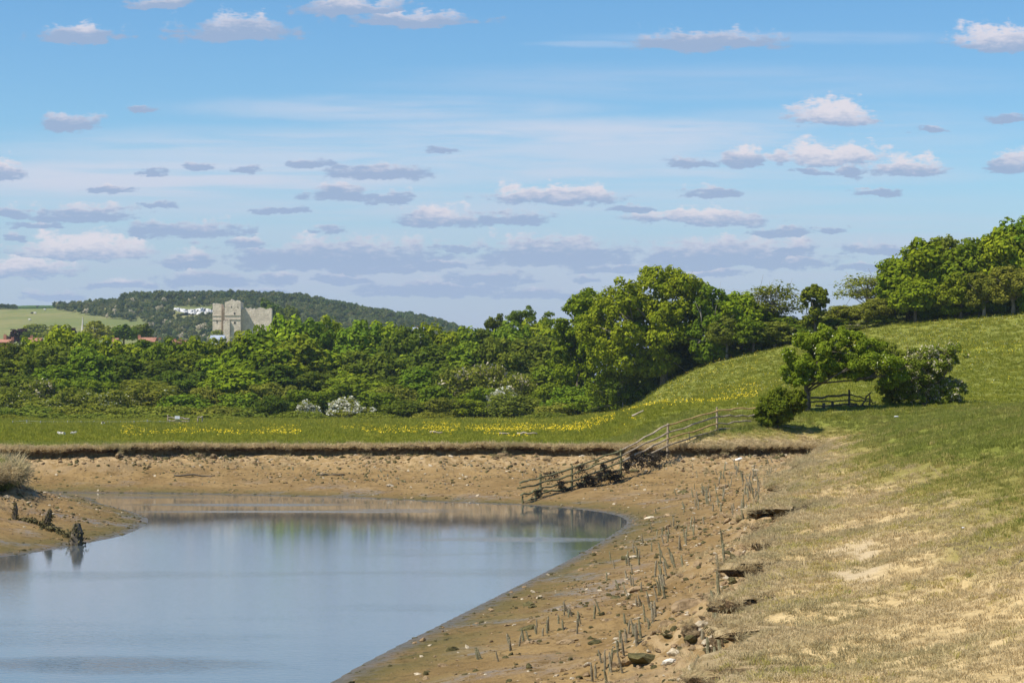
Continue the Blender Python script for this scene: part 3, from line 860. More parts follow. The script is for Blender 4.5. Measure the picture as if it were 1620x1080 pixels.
def trunk_mesh(name, H, zc, lobes, r, mat, r0=0.28, limbs=9, lean=0.0, twigs=0):
    parts = []
    top = np.array([lean + r.normal() * 0.15, r.normal() * 0.15, zc])
    pts = [np.array([0, 0, -0.3]), np.array([r.normal() * .06, r.normal() * .06, zc * 0.33]), np.array([lean * .5 + r.normal() * .1, r.normal() * .1, zc * 0.7]), top]
    parts.append(tube(pts, [r0 * 1.35, r0, r0 * 0.8, r0 * 0.45], 8))
    sel = np.asarray(lobes)[r.permutation(len(lobes))[:limbs]]
    for q in sel:
        a = np.array(pts[2]) * (1 - r.uniform(0, .5)) + np.array(top) * r.uniform(0, .5) * 0 + np.array(pts[1]) * 0
        a = pts[1] + (top - pts[1]) * r.uniform(0.1, 0.95)
        e = q[:3]
        mid = (a + e) / 2 + r.normal(size=3) * 0.12 * np.linalg.norm(e - a) + np.array([0, 0, 0.08 * np.linalg.norm(e - a)])
        parts.append(tube([a, mid, e], [r0 * 0.42, r0 * 0.26, r0 * 0.08], 6))
        for _ in range(twigs):
            e2 = e + r.normal(size=3) * q[3] * 0.8 + np.array([0, 0, q[3] * 0.4])
            parts.append(tube([mid, (mid + e2) / 2 + r.normal(size=3) * 0.15, e2], [r0 * 0.2, r0 * 0.12, r0 * 0.04], 5))
    V, F = join(parts)
    me = new_mesh(name, V, F, True); me.materials.append(mat)
    return me

def round_lobes(r, H, Rx, z0, n=34, f0=0.24, f1=0.42, top=1.0, shell=0.78):
    """clumps spread through an egg-shaped crown from z0 to H"""
    zc = (z0 + H) / 2; Rz = (H - z0) / 2
    out = []
    for i in range(n):
        d = unit(1, r)[0]
        if d[2] < -0.6: d[2] *= 0.4
        q = Rx * r.uniform(f0, f1)
        k = shell * r.uniform(0.62, 1.06)
        wz = 1 - 0.28 * max(d[2], 0) * top
        out.append((d[0] * (Rx - q * 0.6) * k * wz, d[1] * (Rx - q * 0.6) * k * wz, zc + d[2] * (Rz - q * 0.55) * k * 1.1, q))
    out.append((0, 0, zc, Rx * 0.5))
    return np.array(out)

PROTO = {}
def proto_tree(key, seed, H, Rx, z0, leaf, n, size, mat, lobes_n=34, sub=7, trunk=0.26, limbs=10, twigs=0, bark=None, f0=0.24, f1=0.42, fill=0.25, blossom=None, keep=0.12, aspect=0.62):
    r = np.random.default_rng(seed)
    lob = round_lobes(r, H, Rx, z0, lobes_n, f0, f1)
    cm, sl = leaf_mesh('crown_' + key, lob, n, size, r, LEAF[mat], sub, squash_z0=0.0, fill=fill, keep=keep, aspect=aspect)
    tm = trunk_mesh('trunk_' + key, H, z0 + (H - z0) * 0.55, lob, r, bark or BARK, trunk, limbs, twigs=twigs)
    bm = None
    if blossom:
        bm = blossom_mesh('blossom_' + key, sl, blossom[0], blossom[1], r, LEAF[blossom[2]])
    co = np.empty(len(cm.vertices) * 3, np.float32); cm.vertices.foreach_get('co', co); co = co.reshape(-1, 3)
    PROTO[key] = dict(crown=cm, trunk=tm, blossom=bm, H=float(np.percentile(co[:, 2], 99.7)), W=float(np.percentile(co[:, 0], 99.5) - np.percentile(co[:, 0], 0.5)))

# broadleaf trees of the riverside wood (seen at 6 px a metre) and of the hill
proto_tree('bright_a', 1, 12, 5.6, 0.3, 0, 7000, 0.64, 'bright')
proto_tree('bright_b', 2, 12, 5.0, 0.3, 0, 6800, 0.62, 'bright', lobes_n=40)
proto_tree('mid_a', 3, 12, 5.4, 0.2, 0, 7500, 0.58, 'mid', lobes_n=42)
proto_tree('mid_b', 4, 12, 4.8, 0.3, 0, 7000, 0.58, 'mid', lobes_n=36)
proto_tree('dark_a', 5, 12, 5.6, 0.2, 0, 8500, 0.54, 'dark', lobes_n=46, f0=0.2, f1=0.36)
proto_tree('dark_b', 6, 12, 5.2, 0.2, 0, 8000, 0.54, 'dark', lobes_n=44, f0=0.2, f1=0.36)
proto_tree('olive_a', 7, 12, 4.6, 0.4, 0, 6000, 0.50, 'olive', lobes_n=34, limbs=16, twigs=2, bark=BARKP, keep=0.3)
proto_tree('sparse_a', 8, 12, 4.6, 2.4, 0, 2600, 0.34, 'olive', lobes_n=26, limbs=22, twigs=4, bark=BARKP, keep=0.6, fill=0.7, trunk=0.2)
proto_tree('sparse_b', 9, 12, 4.2, 3.4, 0, 2200, 0.34, 'mid', lobes_n=22, limbs=20, twigs=4, bark=BARKP, keep=0.6, fill=0.7, trunk=0.22)
# scrub (domes down to the ground)
proto_tree('shrub_mid', 21, 4, 2.6, -0.6, 0, 4200, 0.27, 'mid', lobes_n=26, trunk=0.09, limbs=6)
proto_tree('shrub_dark', 22, 4, 2.6, -0.6, 0, 4600, 0.26, 'dark', lobes_n=28, trunk=0.09, limbs=6)
proto_tree('shrub_olive', 23, 4, 2.6, -0.6, 0, 4200, 0.26, 'olive', lobes_n=28, trunk=0.09, limbs=6)
proto_tree('shrub_haw', 24, 4, 2.6, -0.5, 0, 4200, 0.26, 'haw', lobes_n=28, trunk=0.09, limbs=6, blossom=(260, 0.20, 'elderflower'))
proto_tree('shrub_white', 25, 4, 2.5, -0.5, 0, 3000, 0.26, 'haw', lobes_n=28, trunk=0.09, limbs=6, blossom=(3000, 0.24, 'white'))
proto_tree('shrub_cream', 26, 4, 2.6, -0.5, 0, 3400, 0.26, 'haw', lobes_n=28, trunk=0.09, limbs=6, blossom=(800, 0.22, 'cream'))
proto_tree('bramble', 27, 2.4, 2.8, -0.9, 0, 3800, 0.24, 'bramble', lobes_n=30, trunk=0.05, limbs=4, f0=0.18, f1=0.34)
proto_tree('bramble_dark', 28, 2.4, 2.8, -0.9, 0, 3800, 0.24, 'haw', lobes_n=30, trunk=0.05, limbs=4, f0=0.18, f1=0.34)
# far trees (1 to 3 px a metre)
proto_tree('far_dark', 31, 11, 5.0, 0.4, 0, 1500, 0.9, 'dark', lobes_n=24, sub=4)
proto_tree('far_mid', 32, 11, 5.0, 0.4, 0, 1500, 0.9, 'olive', lobes_n=24, sub=4)
proto_tree('far_purple', 33, 11, 5.0, 0.4, 0, 1500, 0.9, 'purple', lobes_n=24, sub=4)

def place(name, key, x, ytop, wpx, D, label, category, group=None, rz=None, ybase=None, sink=0.15, dy=None):
    """a tree or shrub standing on the ground at distance D, its crown reaching row ytop of the photograph"""
    pr = PROTO[key]
    u, v = ray(x, ytop)
    X = u * D
    z0 = zat(X, D) if ybase is None else P(x, ybase, D)[2]
    ztop = CAMZ + v * D
    sz = max(0.12, (ztop - z0) / pr['H'])
    w = wpx / FPX * D
    sx = w / pr['W']
    root = empty(name, (X, D, z0 - sink), random.uniform(0, 6.28) if rz is None else rz, label=label, category=category)
    if group: root['group'] = group
    root.scale = (sx, sx * random.uniform(0.9, 1.1), sz)
    add_obj('trunk', pr['trunk'], None, root)
    add_obj('crown', pr['crown'], None, root)
    if pr['blossom'] is not None: add_obj('blossom', pr['blossom'], None, root)
    return root

ORD = ['first', 'second', 'third', 'fourth', 'fifth', 'sixth', 'seventh', 'eighth', 'ninth', 'tenth', 'eleventh', 'twelfth', 'thirteenth', 'fourteenth', 'fifteenth', 'sixteenth', 'seventeenth', 'eighteenth', 'nineteenth',
       'twentieth', 'twenty-first', 'twenty-second', 'twenty-third', 'twenty-fourth', 'twenty-fifth', 'twenty-sixth', 'twenty-seventh', 'twenty-eighth', 'twenty-ninth', 'thirtieth', 'thirty-first', 'thirty-second', 'thirty-third', 'thirty-fourth',
       'thirty-fifth', 'thirty-sixth', 'thirty-seventh', 'thirty-eighth', 'thirty-ninth', 'fortieth']
DESC = {'bright': 'bright yellow-green', 'mid': 'fresh green', 'dark': 'dense dark green', 'olive': 'olive green', 'sparse': 'thin-leaved', 'shrub': 'green', 'bramble': 'low'}
LDESC = {'shrub_mid': 'fresh green shrub', 'shrub_dark': 'dark green shrub', 'shrub_olive': 'brownish olive shrub', 'shrub_haw': 'green shrub dotted with cream flowers', 'shrub_white': 'hawthorn white with blossom',
         'shrub_cream': 'hawthorn with fading cream blossom', 'bramble': 'low yellow-green bramble thicket', 'bramble_dark': 'low dull green bramble thicket'}
def tdesc(key):
    return LDESC.get(key) or DESC[key.split('_')[0]] + ' tree'

# the wood behind the meadow, back row (x, crown top y, width, kind)
rows = []
back = [(-40, 541, 90, 'mid_a'), (12, 543, 80, 'dark_a'), (55, 536, 80, 'bright_a'), (98, 517, 80, 'bright_b'), (140, 527, 80, 'mid_b'), (182, 534, 80, 'bright_a'), (226, 538, 80, 'dark_b'), (268, 537, 74, 'mid_a'),
        (308, 534, 70, 'bright_b'), (342, 536, 70, 'mid_b'), (384, 526, 80, 'bright_a'), (412, 516, 60, 'mid_b'), (452, 501, 84, 'bright_b'), (484, 507, 90, 'mid_a'), (524, 503, 84, 'bright_a'), (566, 508, 86, 'mid_b'), (606, 511, 80, 'bright_b'),
        (648, 517, 84, 'dark_a'), (686, 513, 80, 'bright_a'), (726, 519, 80, 'mid_a'), (768, 521, 80, 'dark_b'), (806, 509, 84, 'mid_b'), (850, 507, 90, 'bright_b')]
mid = [(-30, 575, 95, 'dark_b'), (30, 566, 95, 'mid_a'), (85, 560, 100, 'dark_a'), (140, 562, 95, 'mid_b'), (195, 566, 95, 'dark_b'), (250, 570, 95, 'dark_a'), (300, 566, 90, 'mid_a'), (352, 552, 100, 'bright_a'), (408, 540, 110, 'bright_b'),
       (468, 545, 110, 'mid_b'), (526, 548, 100, 'bright_a'), (580, 553, 100, 'dark_a'), (634, 556, 100, 'mid_a'), (688, 556, 95, 'dark_b'), (742, 553, 100, 'mid_b'), (800, 548, 100, 'dark_a'), (856, 545, 100, 'dark_b')]
front = [(-30, 592, 90, 'dark_a'), (34, 588, 90, 'dark_b'), (92, 590, 95, 'mid_b'), (232, 594, 95, 'olive_a'), (290, 588, 90, 'dark_a'), (372, 580, 100, 'bright_b'), (440, 584, 105, 'dark_b'), (505, 588, 95, 'dark_a'), (562, 586, 90, 'mid_a'),
         (622, 590, 90, 'dark_b'), (668, 586, 80, 'mid_b'), (738, 584, 90, 'dark_a'), (812, 580, 90, 'dark_b'), (868, 588, 80, 'mid_a')]
for nm, rw, D0, jit in (('skyline row', back, 408, 10), ('middle row', mid, 378, 8), ('front row', front, 354, 6)):
    vis = 0
    for (x, yt, w, k) in rw:
        D = D0 + random.uniform(-jit, jit)
        vis += 1
        place('woodland_tree', k, x, yt + (0 if D0 > 400 else random.uniform(-14, 9)), w * 1.12, D, '%s in the wood\'s %s, %s from the west end' % (tdesc(k), nm, ORD[vis - 1]), 'tree', 'trees of the riverside wood, ' + nm)

# scrub along the foot of the wood
scrub = [(-20, 604, 80, 'shrub_haw', 344), (20, 612, 70, 'shrub_haw', 338), (62, 600, 80, 'shrub_cream', 346), (112, 598, 70, 'shrub_mid', 345), (62, 628, 80, 'shrub_haw', 334), (120, 612, 72, 'shrub_haw', 336), (176, 615, 66, 'shrub_haw', 332), (162, 600, 70, 'shrub_mid', 346),
         (236, 606, 84, 'shrub_haw', 337), (290, 622, 80, 'shrub_mid', 334), (330, 612, 70, 'shrub_olive', 340), (372, 620, 90, 'shrub_mid', 338), (430, 606, 90, 'shrub_olive', 343), (428, 624, 60, 'shrub_dark', 324), (486, 616, 70, 'shrub_mid', 338),
         (487, 632, 40, 'shrub_white', 322), (551, 627, 62, 'shrub_white', 319), (540, 606, 90, 'shrub_mid', 342), (600, 618, 76, 'shrub_mid', 332), (632, 610, 90, 'shrub_olive', 340), (640, 632, 80, 'shrub_dark', 324), (700, 628, 70, 'shrub_olive', 324),
         (738, 580, 96, 'shrub_cream', 342), (775, 576, 60, 'shrub_cream', 345), (815, 592, 60, 'shrub_cream', 342), (768, 612, 84, 'shrub_mid', 332), (690, 608, 66, 'shrub_mid', 336), (740, 630, 60, 'shrub_mid', 324), (812, 622, 90, 'shrub_olive', 324), (800, 612, 60, 'shrub_white', 329),
         (868, 606, 80, 'shrub_mid', 330), (905, 608, 90, 'shrub_mid', 318), (955, 590, 90, 'shrub_mid', 322), (880, 636, 60, 'shrub_olive', 314), (940, 624, 80, 'shrub_mid', 312)]
for i, (x, yt, w, k, D) in enumerate(scrub):
    place('shrub', k, x, yt, w * 1.1, D, '%s below the wood, %s from the west' % (LDESC[k], ORD[i]), 'shrub', 'scrub at the foot of the wood')
# low brambles between scrub and meadow
bx = [(-12, 642, 90), (48, 640, 90), (108, 641, 90), (168, 640, 90), (226, 641, 88), (284, 640, 90), (340, 640, 86), (392, 643, 80), (20, 654, 80), (86, 652, 80), (150, 652, 84), (214, 653, 84), (272, 652, 80), (336, 653, 80), (470, 648, 70), (596, 650, 70), (860, 650, 70), (680, 650, 60)]
for i, (x, yt, w) in enumerate(bx):
    k = 'bramble_dark' if i % 3 == 2 or i >= 14 else 'bramble'
    place('bramble_thicket', k, x, yt, w * 1.25, (322 if i < 8 else 306) + random.uniform(-4, 4), '%s by the meadow, %s of its row' % (LDESC[k], ORD[i]), 'bramble', 'brambles along the meadow edge')

# trees on the hill: base line of the hedgerow on the slope
def treeline(x):
    return float(np.interp(x, [985, 1050, 1100, 1180, 1240, 1300, 1360, 1420, 1500, 1560, 1620, 1700], [310, 300, 297, 293, 290, 288, 285, 281, 276, 273, 270, 266]))
hillrow = [(1084, 522, 84, 'mid_b', 12), (1060, 535, 70, 'dark_b', 13), (1148, 466, 84, 'mid_b', 9), (1188, 480, 84, 'bright_a', 7), (1206, 494, 70, 'mid_b', 10), (1245, 498, 66, 'mid_a', 9), (1290, 505, 70, 'olive_a', 9), (1172, 462, 80, 'bright_b', 4), (1150, 500, 60, 'olive_a', 0), (1192, 505, 66, 'mid_a', 0), (1222, 446, 92, 'sparse_a', 8), (1226, 508, 70, 'olive_a', 1), (1256, 512, 64, 'mid_b', 3),
           (1318, 500, 62, 'mid_b', 4), (1338, 482, 60, 'olive_a', 6), (1372, 432, 92, 'sparse_a', 9), (1352, 512, 50, 'shrub_cream', 1), (1392, 470, 60, 'olive_a', 2), (1415, 424, 60, 'mid_b', 5), (1436, 398, 92, 'bright_a', 6), (1466, 378, 100, 'bright_b', 5),
           (1448, 440, 70, 'bright_b', 0), (1500, 374, 80, 'olive_a', 8), (1530, 378, 90, 'mid_b', 4), (1520, 430, 70, 'mid_a', 1), (1562, 372, 84, 'mid_b', 7), (1590, 362, 90, 'bright_b', 5), (1622, 346, 110, 'mid_a', 8), (1672, 340, 110, 'bright_a', 8), (1602, 420, 74, 'olive_a', 1), (1556, 430, 66, 'olive_a', 1), (1655, 420, 70, 'mid_b', 2)]
for i, (x, yt, w, k, dd) in enumerate(hillrow):
    place('hedgerow_tree', k, x, yt, w * 1.1, treeline(x) + dd, '%s in the hill hedgerow, %s counting uphill' % (tdesc(k), ORD[i]), 'tree', 'trees along the top of the hill pasture')
for i, (x, yt, w, k) in enumerate([(1275, 520, 40, 'shrub_mid'), (1300, 522, 36, 'shrub_dark'), (1336, 524, 36, 'shrub_mid'), (1400, 498, 40, 'shrub_mid'), (1470, 478, 36, 'shrub_dark'), (1510, 470, 40, 'shrub_mid'), (1548, 462, 40, 'shrub_mid'), (1585, 462, 36, 'shrub_dark'), (1630, 455, 40, 'shrub_mid'), (1205, 540, 40, 'shrub_dark'), (1165, 550, 44, 'shrub_dark'), (1125, 558, 44, 'shrub_dark'), (1240, 535, 40, 'shrub_mid'), (1100, 560, 60, 'shrub_dark'), (1070, 572, 60, 'shrub_dark'), (1140, 545, 60, 'shrub_mid'), (1190, 530, 60, 'shrub_dark'), (1225, 522, 60, 'shrub_dark'), (1262, 515, 60, 'shrub_mid'), (1320, 508, 60, 'shrub_dark'), (1440, 470, 56, 'shrub_dark'), (1490, 462, 56, 'shrub_dark'), (1540, 450, 56, 'shrub_dark'), (1610, 440, 60, 'shrub_dark'), (1040, 588, 56, 'shrub_dark'), (1060, 555, 90, 'shrub_dark'), (1095, 545, 90, 'shrub_dark'), (1128, 535, 80, 'shrub_dark'), (1010, 580, 80, 'shrub_dark'), (1290, 500, 60, 'shrub_dark'), (1280, 512, 50, 'shrub_mid')]):
    place('hedgerow_shrub', k, x, yt, w * 1.2, treeline(x) + (2 if i < 13 else 9), '%s under the hill hedgerow, %s in line' % (LDESC[k], ORD[i]), 'shrub', 'shrubs under the hedgerow trees')

# ---- trees with an outline of their own
def outline_lobes(poly, D, r, n, rmin, rmax, depth=0.8):
    """clumps inside an outline measured on the photograph, spread in depth as thick as the outline is wide there"""
    poly = np.array([[p[0], p[1]] for p in poly], float)
    x0, y0 = poly.min(0); x1, y1 = poly.max(0)
    out = []
    sc = D / FPX
    tries = 0
    while len(out) < n and tries < 20000:
        tries += 1
        x = r.uniform(x0, x1); y = r.uniform(y0, y1)
        d = -sdist(np.array([x]), np.array([y]), poly)[0]
        if d < rmin * 0.42: continue
        q = min(r.uniform(rmin, rmax), d * 1.2 + 2.5)
        th = math.sqrt(max(d * (x1 - x0) * 0.5 - d * d * 0.3, 1.0)) * depth
        w = P(x, y, D)
        out.append((w[0], D + r.uniform(-1, 1) * th * sc, w[2], q * sc))
    return np.array(out)

def outline_tree(name, poly, D, base_px, seed, n_lobes, rmin, rmax, n_leaf, size, mat, label, category, trunk_r, limbs, twigs=0, bark=BARK, blossom=None, sub=5, depth=0.8, keep=0.12, fill=0.25, extra_limbs=None, lean=0.0):
    r = np.random.default_rng(seed)
    b = P(base_px[0], base_px[1], D)
    b[2] = zat(b[0], b[1])
    lob = outline_lobes(poly, D, r, n_lobes, rmin, rmax, depth)
    lob[:, :3] -= b
    root = empty(name, tuple(b), 0, label=label, category=category)
    cm, sl = leaf_mesh('crown', lob, n_leaf, size, r, LEAF[mat], sub, squash_z0=-0.1, fill=fill, keep=keep)
    zc = max(0.5, np.percentile(lob[:, 2], 45))
    tm = trunk_mesh('trunk', 0, zc, lob, r, bark, trunk_r, limbs, twigs=twigs, lean=lean)
    add_obj('trunk', tm, None, root); add_obj('crown', cm, None, root)
    if blossom: add_obj('blossom', blossom_mesh('blossom', sl, blossom[0], blossom[1], r, LEAF[blossom[2]]), None, root)
    return root

outline_tree('sycamore_tree', [(930, 600), (912, 560), (918, 510), (940, 480), (968, 450), (985, 436), (1020, 424), (1050, 419), (1078, 428), (1100, 436), (1118, 455), (1132, 480), (1135, 530), (1120, 560), (1085, 585), (1040, 598), (980, 605)], 303, (1050, 598), 51, 130, 13, 30, 34000, 0.55, 'bright',
             'largest broad-domed green tree standing above the foot of the hill pasture', 'tree', 0.5, 22, 2, BARKP, depth=0.7)
outline_tree('sycamore_tree', [(872, 610), (868, 560), (880, 510), (900, 470), (930, 455), (955, 458), (965, 500), (965, 560), (955, 600), (915, 618)], 322, (915, 620), 52, 60, 12, 26, 16000, 0.56, 'bright', 'tall bright green tree leaning out beside the largest domed tree', 'tree', 0.35, 12, 1)
outline_tree('ash_tree', [(1095, 575), (1090, 530), (1098, 480), (1110, 452), (1130, 450), (1150, 462), (1165, 490), (1168, 540), (1150, 570), (1120, 580)], 297, (1128, 582), 53, 50, 11, 22, 11000, 0.48, 'mid', 'green tree close against the uphill flank of the largest domed tree', 'tree', 0.3, 12, 2, BARKP)
outline_tree('distant_tree', [(800, 520), (802, 500), (815, 490), (835, 484), (850, 482), (862, 490), (880, 494), (890, 520)], 440, (848, 560), 54, 14, 8, 14, 3500, 0.5, 'dark', 'dark tree top rising behind the skyline row beside the tall bright tree', 'tree', 0.3, 6)
outline_tree('distant_tree', [(760, 520), (762, 502), (775, 496), (795, 498), (805, 510), (806, 522)], 445, (782, 560), 55, 12, 7, 12, 2500, 0.5, 'dark', 'small dark tree top on the skyline where the far hill ends', 'tree', 0.3, 6)
outline_tree('blackthorn_shrub', [(930, 648), (925, 610), (945, 585), (975, 578), (1010, 583), (1030, 595), (1045, 600), (1050, 612), (1035, 622), (1020, 640), (1000, 650), (960, 655)], 306, (985, 652), 56, 30, 9, 17, 9000, 0.36, 'mid', 'wide shrub with bare stems below, under the largest domed tree', 'shrub', 0.12, 18, 3, BARKP)
outline_tree('ivy_tree', [(1267, 470), (1274, 455), (1290, 450), (1305, 458), (1311, 475), (1304, 492), (1310, 515), (1318, 545), (1260, 545), (1266, 515), (1271, 495)], 287, (1290, 545), 57, 60, 4, 12, 7000, 0.40, 'ivy', 'narrow ivy-clad tree with a dark bulging top on the hill hedgerow', 'tree', 0.25, 8)
outline_tree('elder_tree', [(1242, 605), (1232, 580), (1240, 550), (1262, 528), (1295, 514), (1330, 514), (1356, 526), (1378, 536), (1405, 545), (1430, 575), (1432, 604), (1410, 616), (1385, 608), (1360, 604), (1335, 600), (1310, 598), (1290, 606), (1265, 612)], 136, (1276, 643), 61, 150, 5, 19, 56000, 0.155, 'elder',
             'spreading elder tree with cream flower heads arching over the gate rails', 'tree', 0.17, 14, 2, BARK, (700, 0.13, 'elderflower'), depth=0.75)
outline_tree('hawthorn_tree', [(1372, 560), (1376, 540), (1392, 533), (1412, 540), (1428, 552), (1440, 580), (1442, 620), (1430, 642), (1400, 642), (1384, 620), (1378, 590)], 139, (1404, 643), 62, 90, 4, 15, 22000, 0.145, 'haw', 'dark olive hawthorn squeezed between the elder and the blossoming hawthorn', 'tree', 0.12, 12, 2)
outline_tree('hawthorn_tree', [(1422, 640), (1420, 600), (1422, 570), (1440, 552), (1465, 545), (1490, 546), (1515, 543), (1534, 555), (1528, 568), (1508, 578), (1502, 595), (1522, 605), (1532, 622), (1528, 638), (1480, 644)], 137, (1462, 645), 63, 140, 4, 16, 34000, 0.145, 'haw', 'windswept hawthorn covered in cream blossom at the end of the gate rails', 'tree', 0.16, 16, 2, BARK, (7000, 0.12, 'cream'))
outline_tree('bramble_bush', [(1192, 668), (1196, 645), (1210, 625), (1232, 614), (1256, 614), (1272, 622), (1274, 645), (1262, 660), (1240, 670), (1212, 674)], 128.5, (1232, 672), 64, 80, 4, 14, 22000, 0.14, 'ivy', 'rounded bramble bush where the river fence meets the gate', 'bush', 0.05, 6)
# loose low scrub and stems under the trees' shade on the slope

# ------------------------------------------------------------------ grasses
def mat_blade(name, c1, c2, c3, trans=0.35):
    m, nt, out = mat_new(name)
    geo = N(nt, 'ShaderNodeNewGeometry')
    n = NOISE(nt, geo.outputs['Position'], 0.45, 4, 0.6)
    c = MIX(nt, geo.outputs['Random Per Island'], c1, c2)
    c = MIX(nt, SS(nt, n, 0.46, 0.66, 0, 0.75), c, c3)
    d = N(nt, 'ShaderNodeBsdfDiffuse'); L(nt, c, d.inputs[0])
    t = N(nt, 'ShaderNodeBsdfTranslucent'); L(nt, c, t.inputs[0])
    mx = N(nt, 'ShaderNodeMixShader'); mx.inputs[0].default_value = trans; L(nt, d.outputs[0], mx.inputs[1]); L(nt, t.outputs[0], mx.inputs[2])
    L(nt, mx.outputs[0], out.inputs[0])
    return m
GR_TAN = mat_blade('grass_silted', (0.44, 0.34, 0.175), (0.60, 0.475, 0.265), (0.37, 0.315, 0.155))
GR_GOLD = mat_blade('grass_dry', (0.40, 0.325, 0.105), (0.54, 0.44, 0.155), (0.31, 0.29, 0.075))
GR_GREEN = mat_blade('grass_green', (0.165, 0.190, 0.032), (0.275, 0.285, 0.066), (0.32, 0.285, 0.085))
GR_MEADOW = mat_blade('grass_meadow', (0.180, 0.202, 0.024), (0.280, 0.285, 0.042), (0.33, 0.300, 0.045))

def tuft(name, seed, n, h, spread, lean, w):
    r = np.random.default_rng(seed)
    V = []; F = []
    for i in range(n):
        a = r.uniform(0, 6.283); rad = spread * math.sqrt(r.random())
        b = np.array([rad * math.cos(a), rad * math.sin(a), -0.01])
        d = np.array([math.cos(a + r.normal() * .9), math.sin(a + r.normal() * .9), 0])
        hh = h * r.uniform(0.55, 1.25); le = lean * r.uniform(0.2, 1.3)
        t = np.array([-d[1], d[0], 0]) * w * r.uniform(.7, 1.3)
        mid = b + d * le * hh * 0.35 + np.array([0, 0, hh * 0.62]); tip = b + d * le * hh + np.array([0, 0, hh * (1.0 - 0.25 * le)])
        k = len(V)
        V += [b - t, b + t, mid + t * .75, mid - t * .75, tip]
        F += [(k, k + 1, k + 2, k + 3), (k + 3, k + 2, k + 4)]
    return new_mesh(name, np.array(V), F)

def grass_points(y0, y1, dens, umin=-0.30, umax=0.34, seed=0):
    r = np.random.default_rng(seed)
    X = []; Y = []
    y = y0
    while y < y1:
        dy = max(0.5, y * 0.03)
        n = r.poisson(dens(y) * dy * (umax - umin) * y)
        yy = y + dy * r.random(n); X.append(r.uniform(umin, umax, n) * yy); Y.append(yy)
        y += dy
    return np.concatenate(X), np.concatenate(Y)

def place_grass(name, X, Y, Z, scl, protos, label, seed, tilt=0.25, tall=None):
    r = np.random.default_rng(seed)
    n = len(X)
    rot = np.column_stack([r.normal(size=n) * tilt, r.normal(size=n) * tilt, r.uniform(0, 6.283, n)])
    s = np.asarray(scl) * r.uniform(0.7, 1.35, n)
    hz = s * (1 if tall is None else tall)
    scatter(name, np.column_stack([X, Y, Z]), rot, np.column_stack([s, s, hz]), r.integers(0, len(protos), n), protos, label, 'grass')

T_SHORT = [tuft('tuft_short_%d' % i, 200 + i, 50, 0.042, 0.085, 1.0, 0.0026) for i in range(5)]
T_LONG = [tuft('tuft_long_%d' % i, 220 + i, 40, 0.13, 0.10, 0.7, 0.0032) for i in range(5)]
T_MEAD = [tuft('tuft_meadow_%d' % i, 240 + i, 34, 0.075, 0.12, 0.6, 0.0055) for i in range(4)]

X, Y = grass_points(9, 131, lambda y: 95 * min(1, (20 / y) ** 1.35) + 3, seed=1)
z, dL, gm, bare = look(X, Y, 'z', 'dL', 'green', 'bare')
r_ = np.random.default_rng(3)
z = np.where(dL < 1.3, land_z(X, Y, dL) + 0.02, z)
ok = (dL > -0.03) & (r_.random(len(X)) > bare * 0.9)
X, Y, z, dL, gm = X[ok], Y[ok], z[ok], dL[ok], gm[ok]
r1 = r_.random(len(X))
gn = gm + fbm(X * 0.55, Y * 0.4, 3, 77) * 0.45
sc = np.clip((Y / 22.0) ** 0.62, 0.95, 2.6)
pick_green = gn > 0.12 + 0.8 * r1
pick_gold = ~pick_green & (gn > -0.05 + 0.5 * r1)
pick_tan = ~pick_green & ~pick_gold
tall = 1 + 0.8 * sstep(0.2, 0.9, gm) * (X > 4) * (Y > 25)
place_grass('silted_marsh_grass', X[pick_tan], Y[pick_tan], z[pick_tan], sc[pick_tan], [(m, GR_TAN) for m in T_SHORT], 'short buff silt-coated grass carpeting the bank top', 11)
place_grass('dry_grass', X[pick_gold], Y[pick_gold], z[pick_gold], sc[pick_gold], [(m.copy(), GR_GOLD) for m in T_SHORT], 'straw-coloured dry grass between silted and green turf', 12, tall=tall[pick_gold])
place_grass('bank_grass', X[pick_green], Y[pick_green], z[pick_green], sc[pick_green], [(m.copy(), GR_GREEN) for m in T_SHORT], 'green grass on the levee slope', 13, tall=tall[pick_green])

# fringe of grass hanging over the eroded lip
def fringe(pl, seed):
    m = (pl[:, 1] > 8) & (np.abs(pl[:, 0]) < pl[:, 1] * 0.31 + 3)
    q = pl[m]
    r = np.random.default_rng(seed)
    rep = np.where(q[:, 1] < 80, 8, 9)
    q = np.repeat(q, rep, axis=0)
    q = q + r.normal(size=q.shape) * np.interp(q[:, 1], [60, 100], [0.13, 0.2])[:, None]
    return q
q = np.vstack([fringe(LIPR, 5), fringe(LIPL, 6)])
zz = land_z(q[:, 0], q[:, 1], np.zeros(len(q))) - 0.02
r_ = np.random.default_rng(8)
zz = zz - np.interp(q[:, 1], [60, 100], [0.06, 0.12]) * r_.random(len(q))
left = (q[:, 0] < -15) & (q[:, 1] < 100)
place_grass('lip_grass', q[:, 0], q[:, 1], zz, np.clip((q[:, 1] / 22.0) ** 0.5, 1.0, 2.0) * np.where(left, 1.7, np.where(q[:, 1] < 80, 0.55, 0.75)), [(m.copy(), GR_TAN) for m in T_LONG], 'silt-coated grass hanging over the crumbling lip of the bank', 14, tilt=0.75)
# long green grass on the point of the far spit
X, Y = grass_points(72, 100, lambda y: 22, -0.30, -0.20, seed=21)
z, dL = look(X, Y, 'z', 'dL')
ok = (dL > 0.2) & (dL < 7) & (X < -18)
place_grass('spit_grass', X[ok], Y[ok], z[ok], np.full(ok.sum(), 3.6), [(m.copy(), GR_GREEN) for m in T_LONG], 'long green grass on top of the muddy spit', 22)

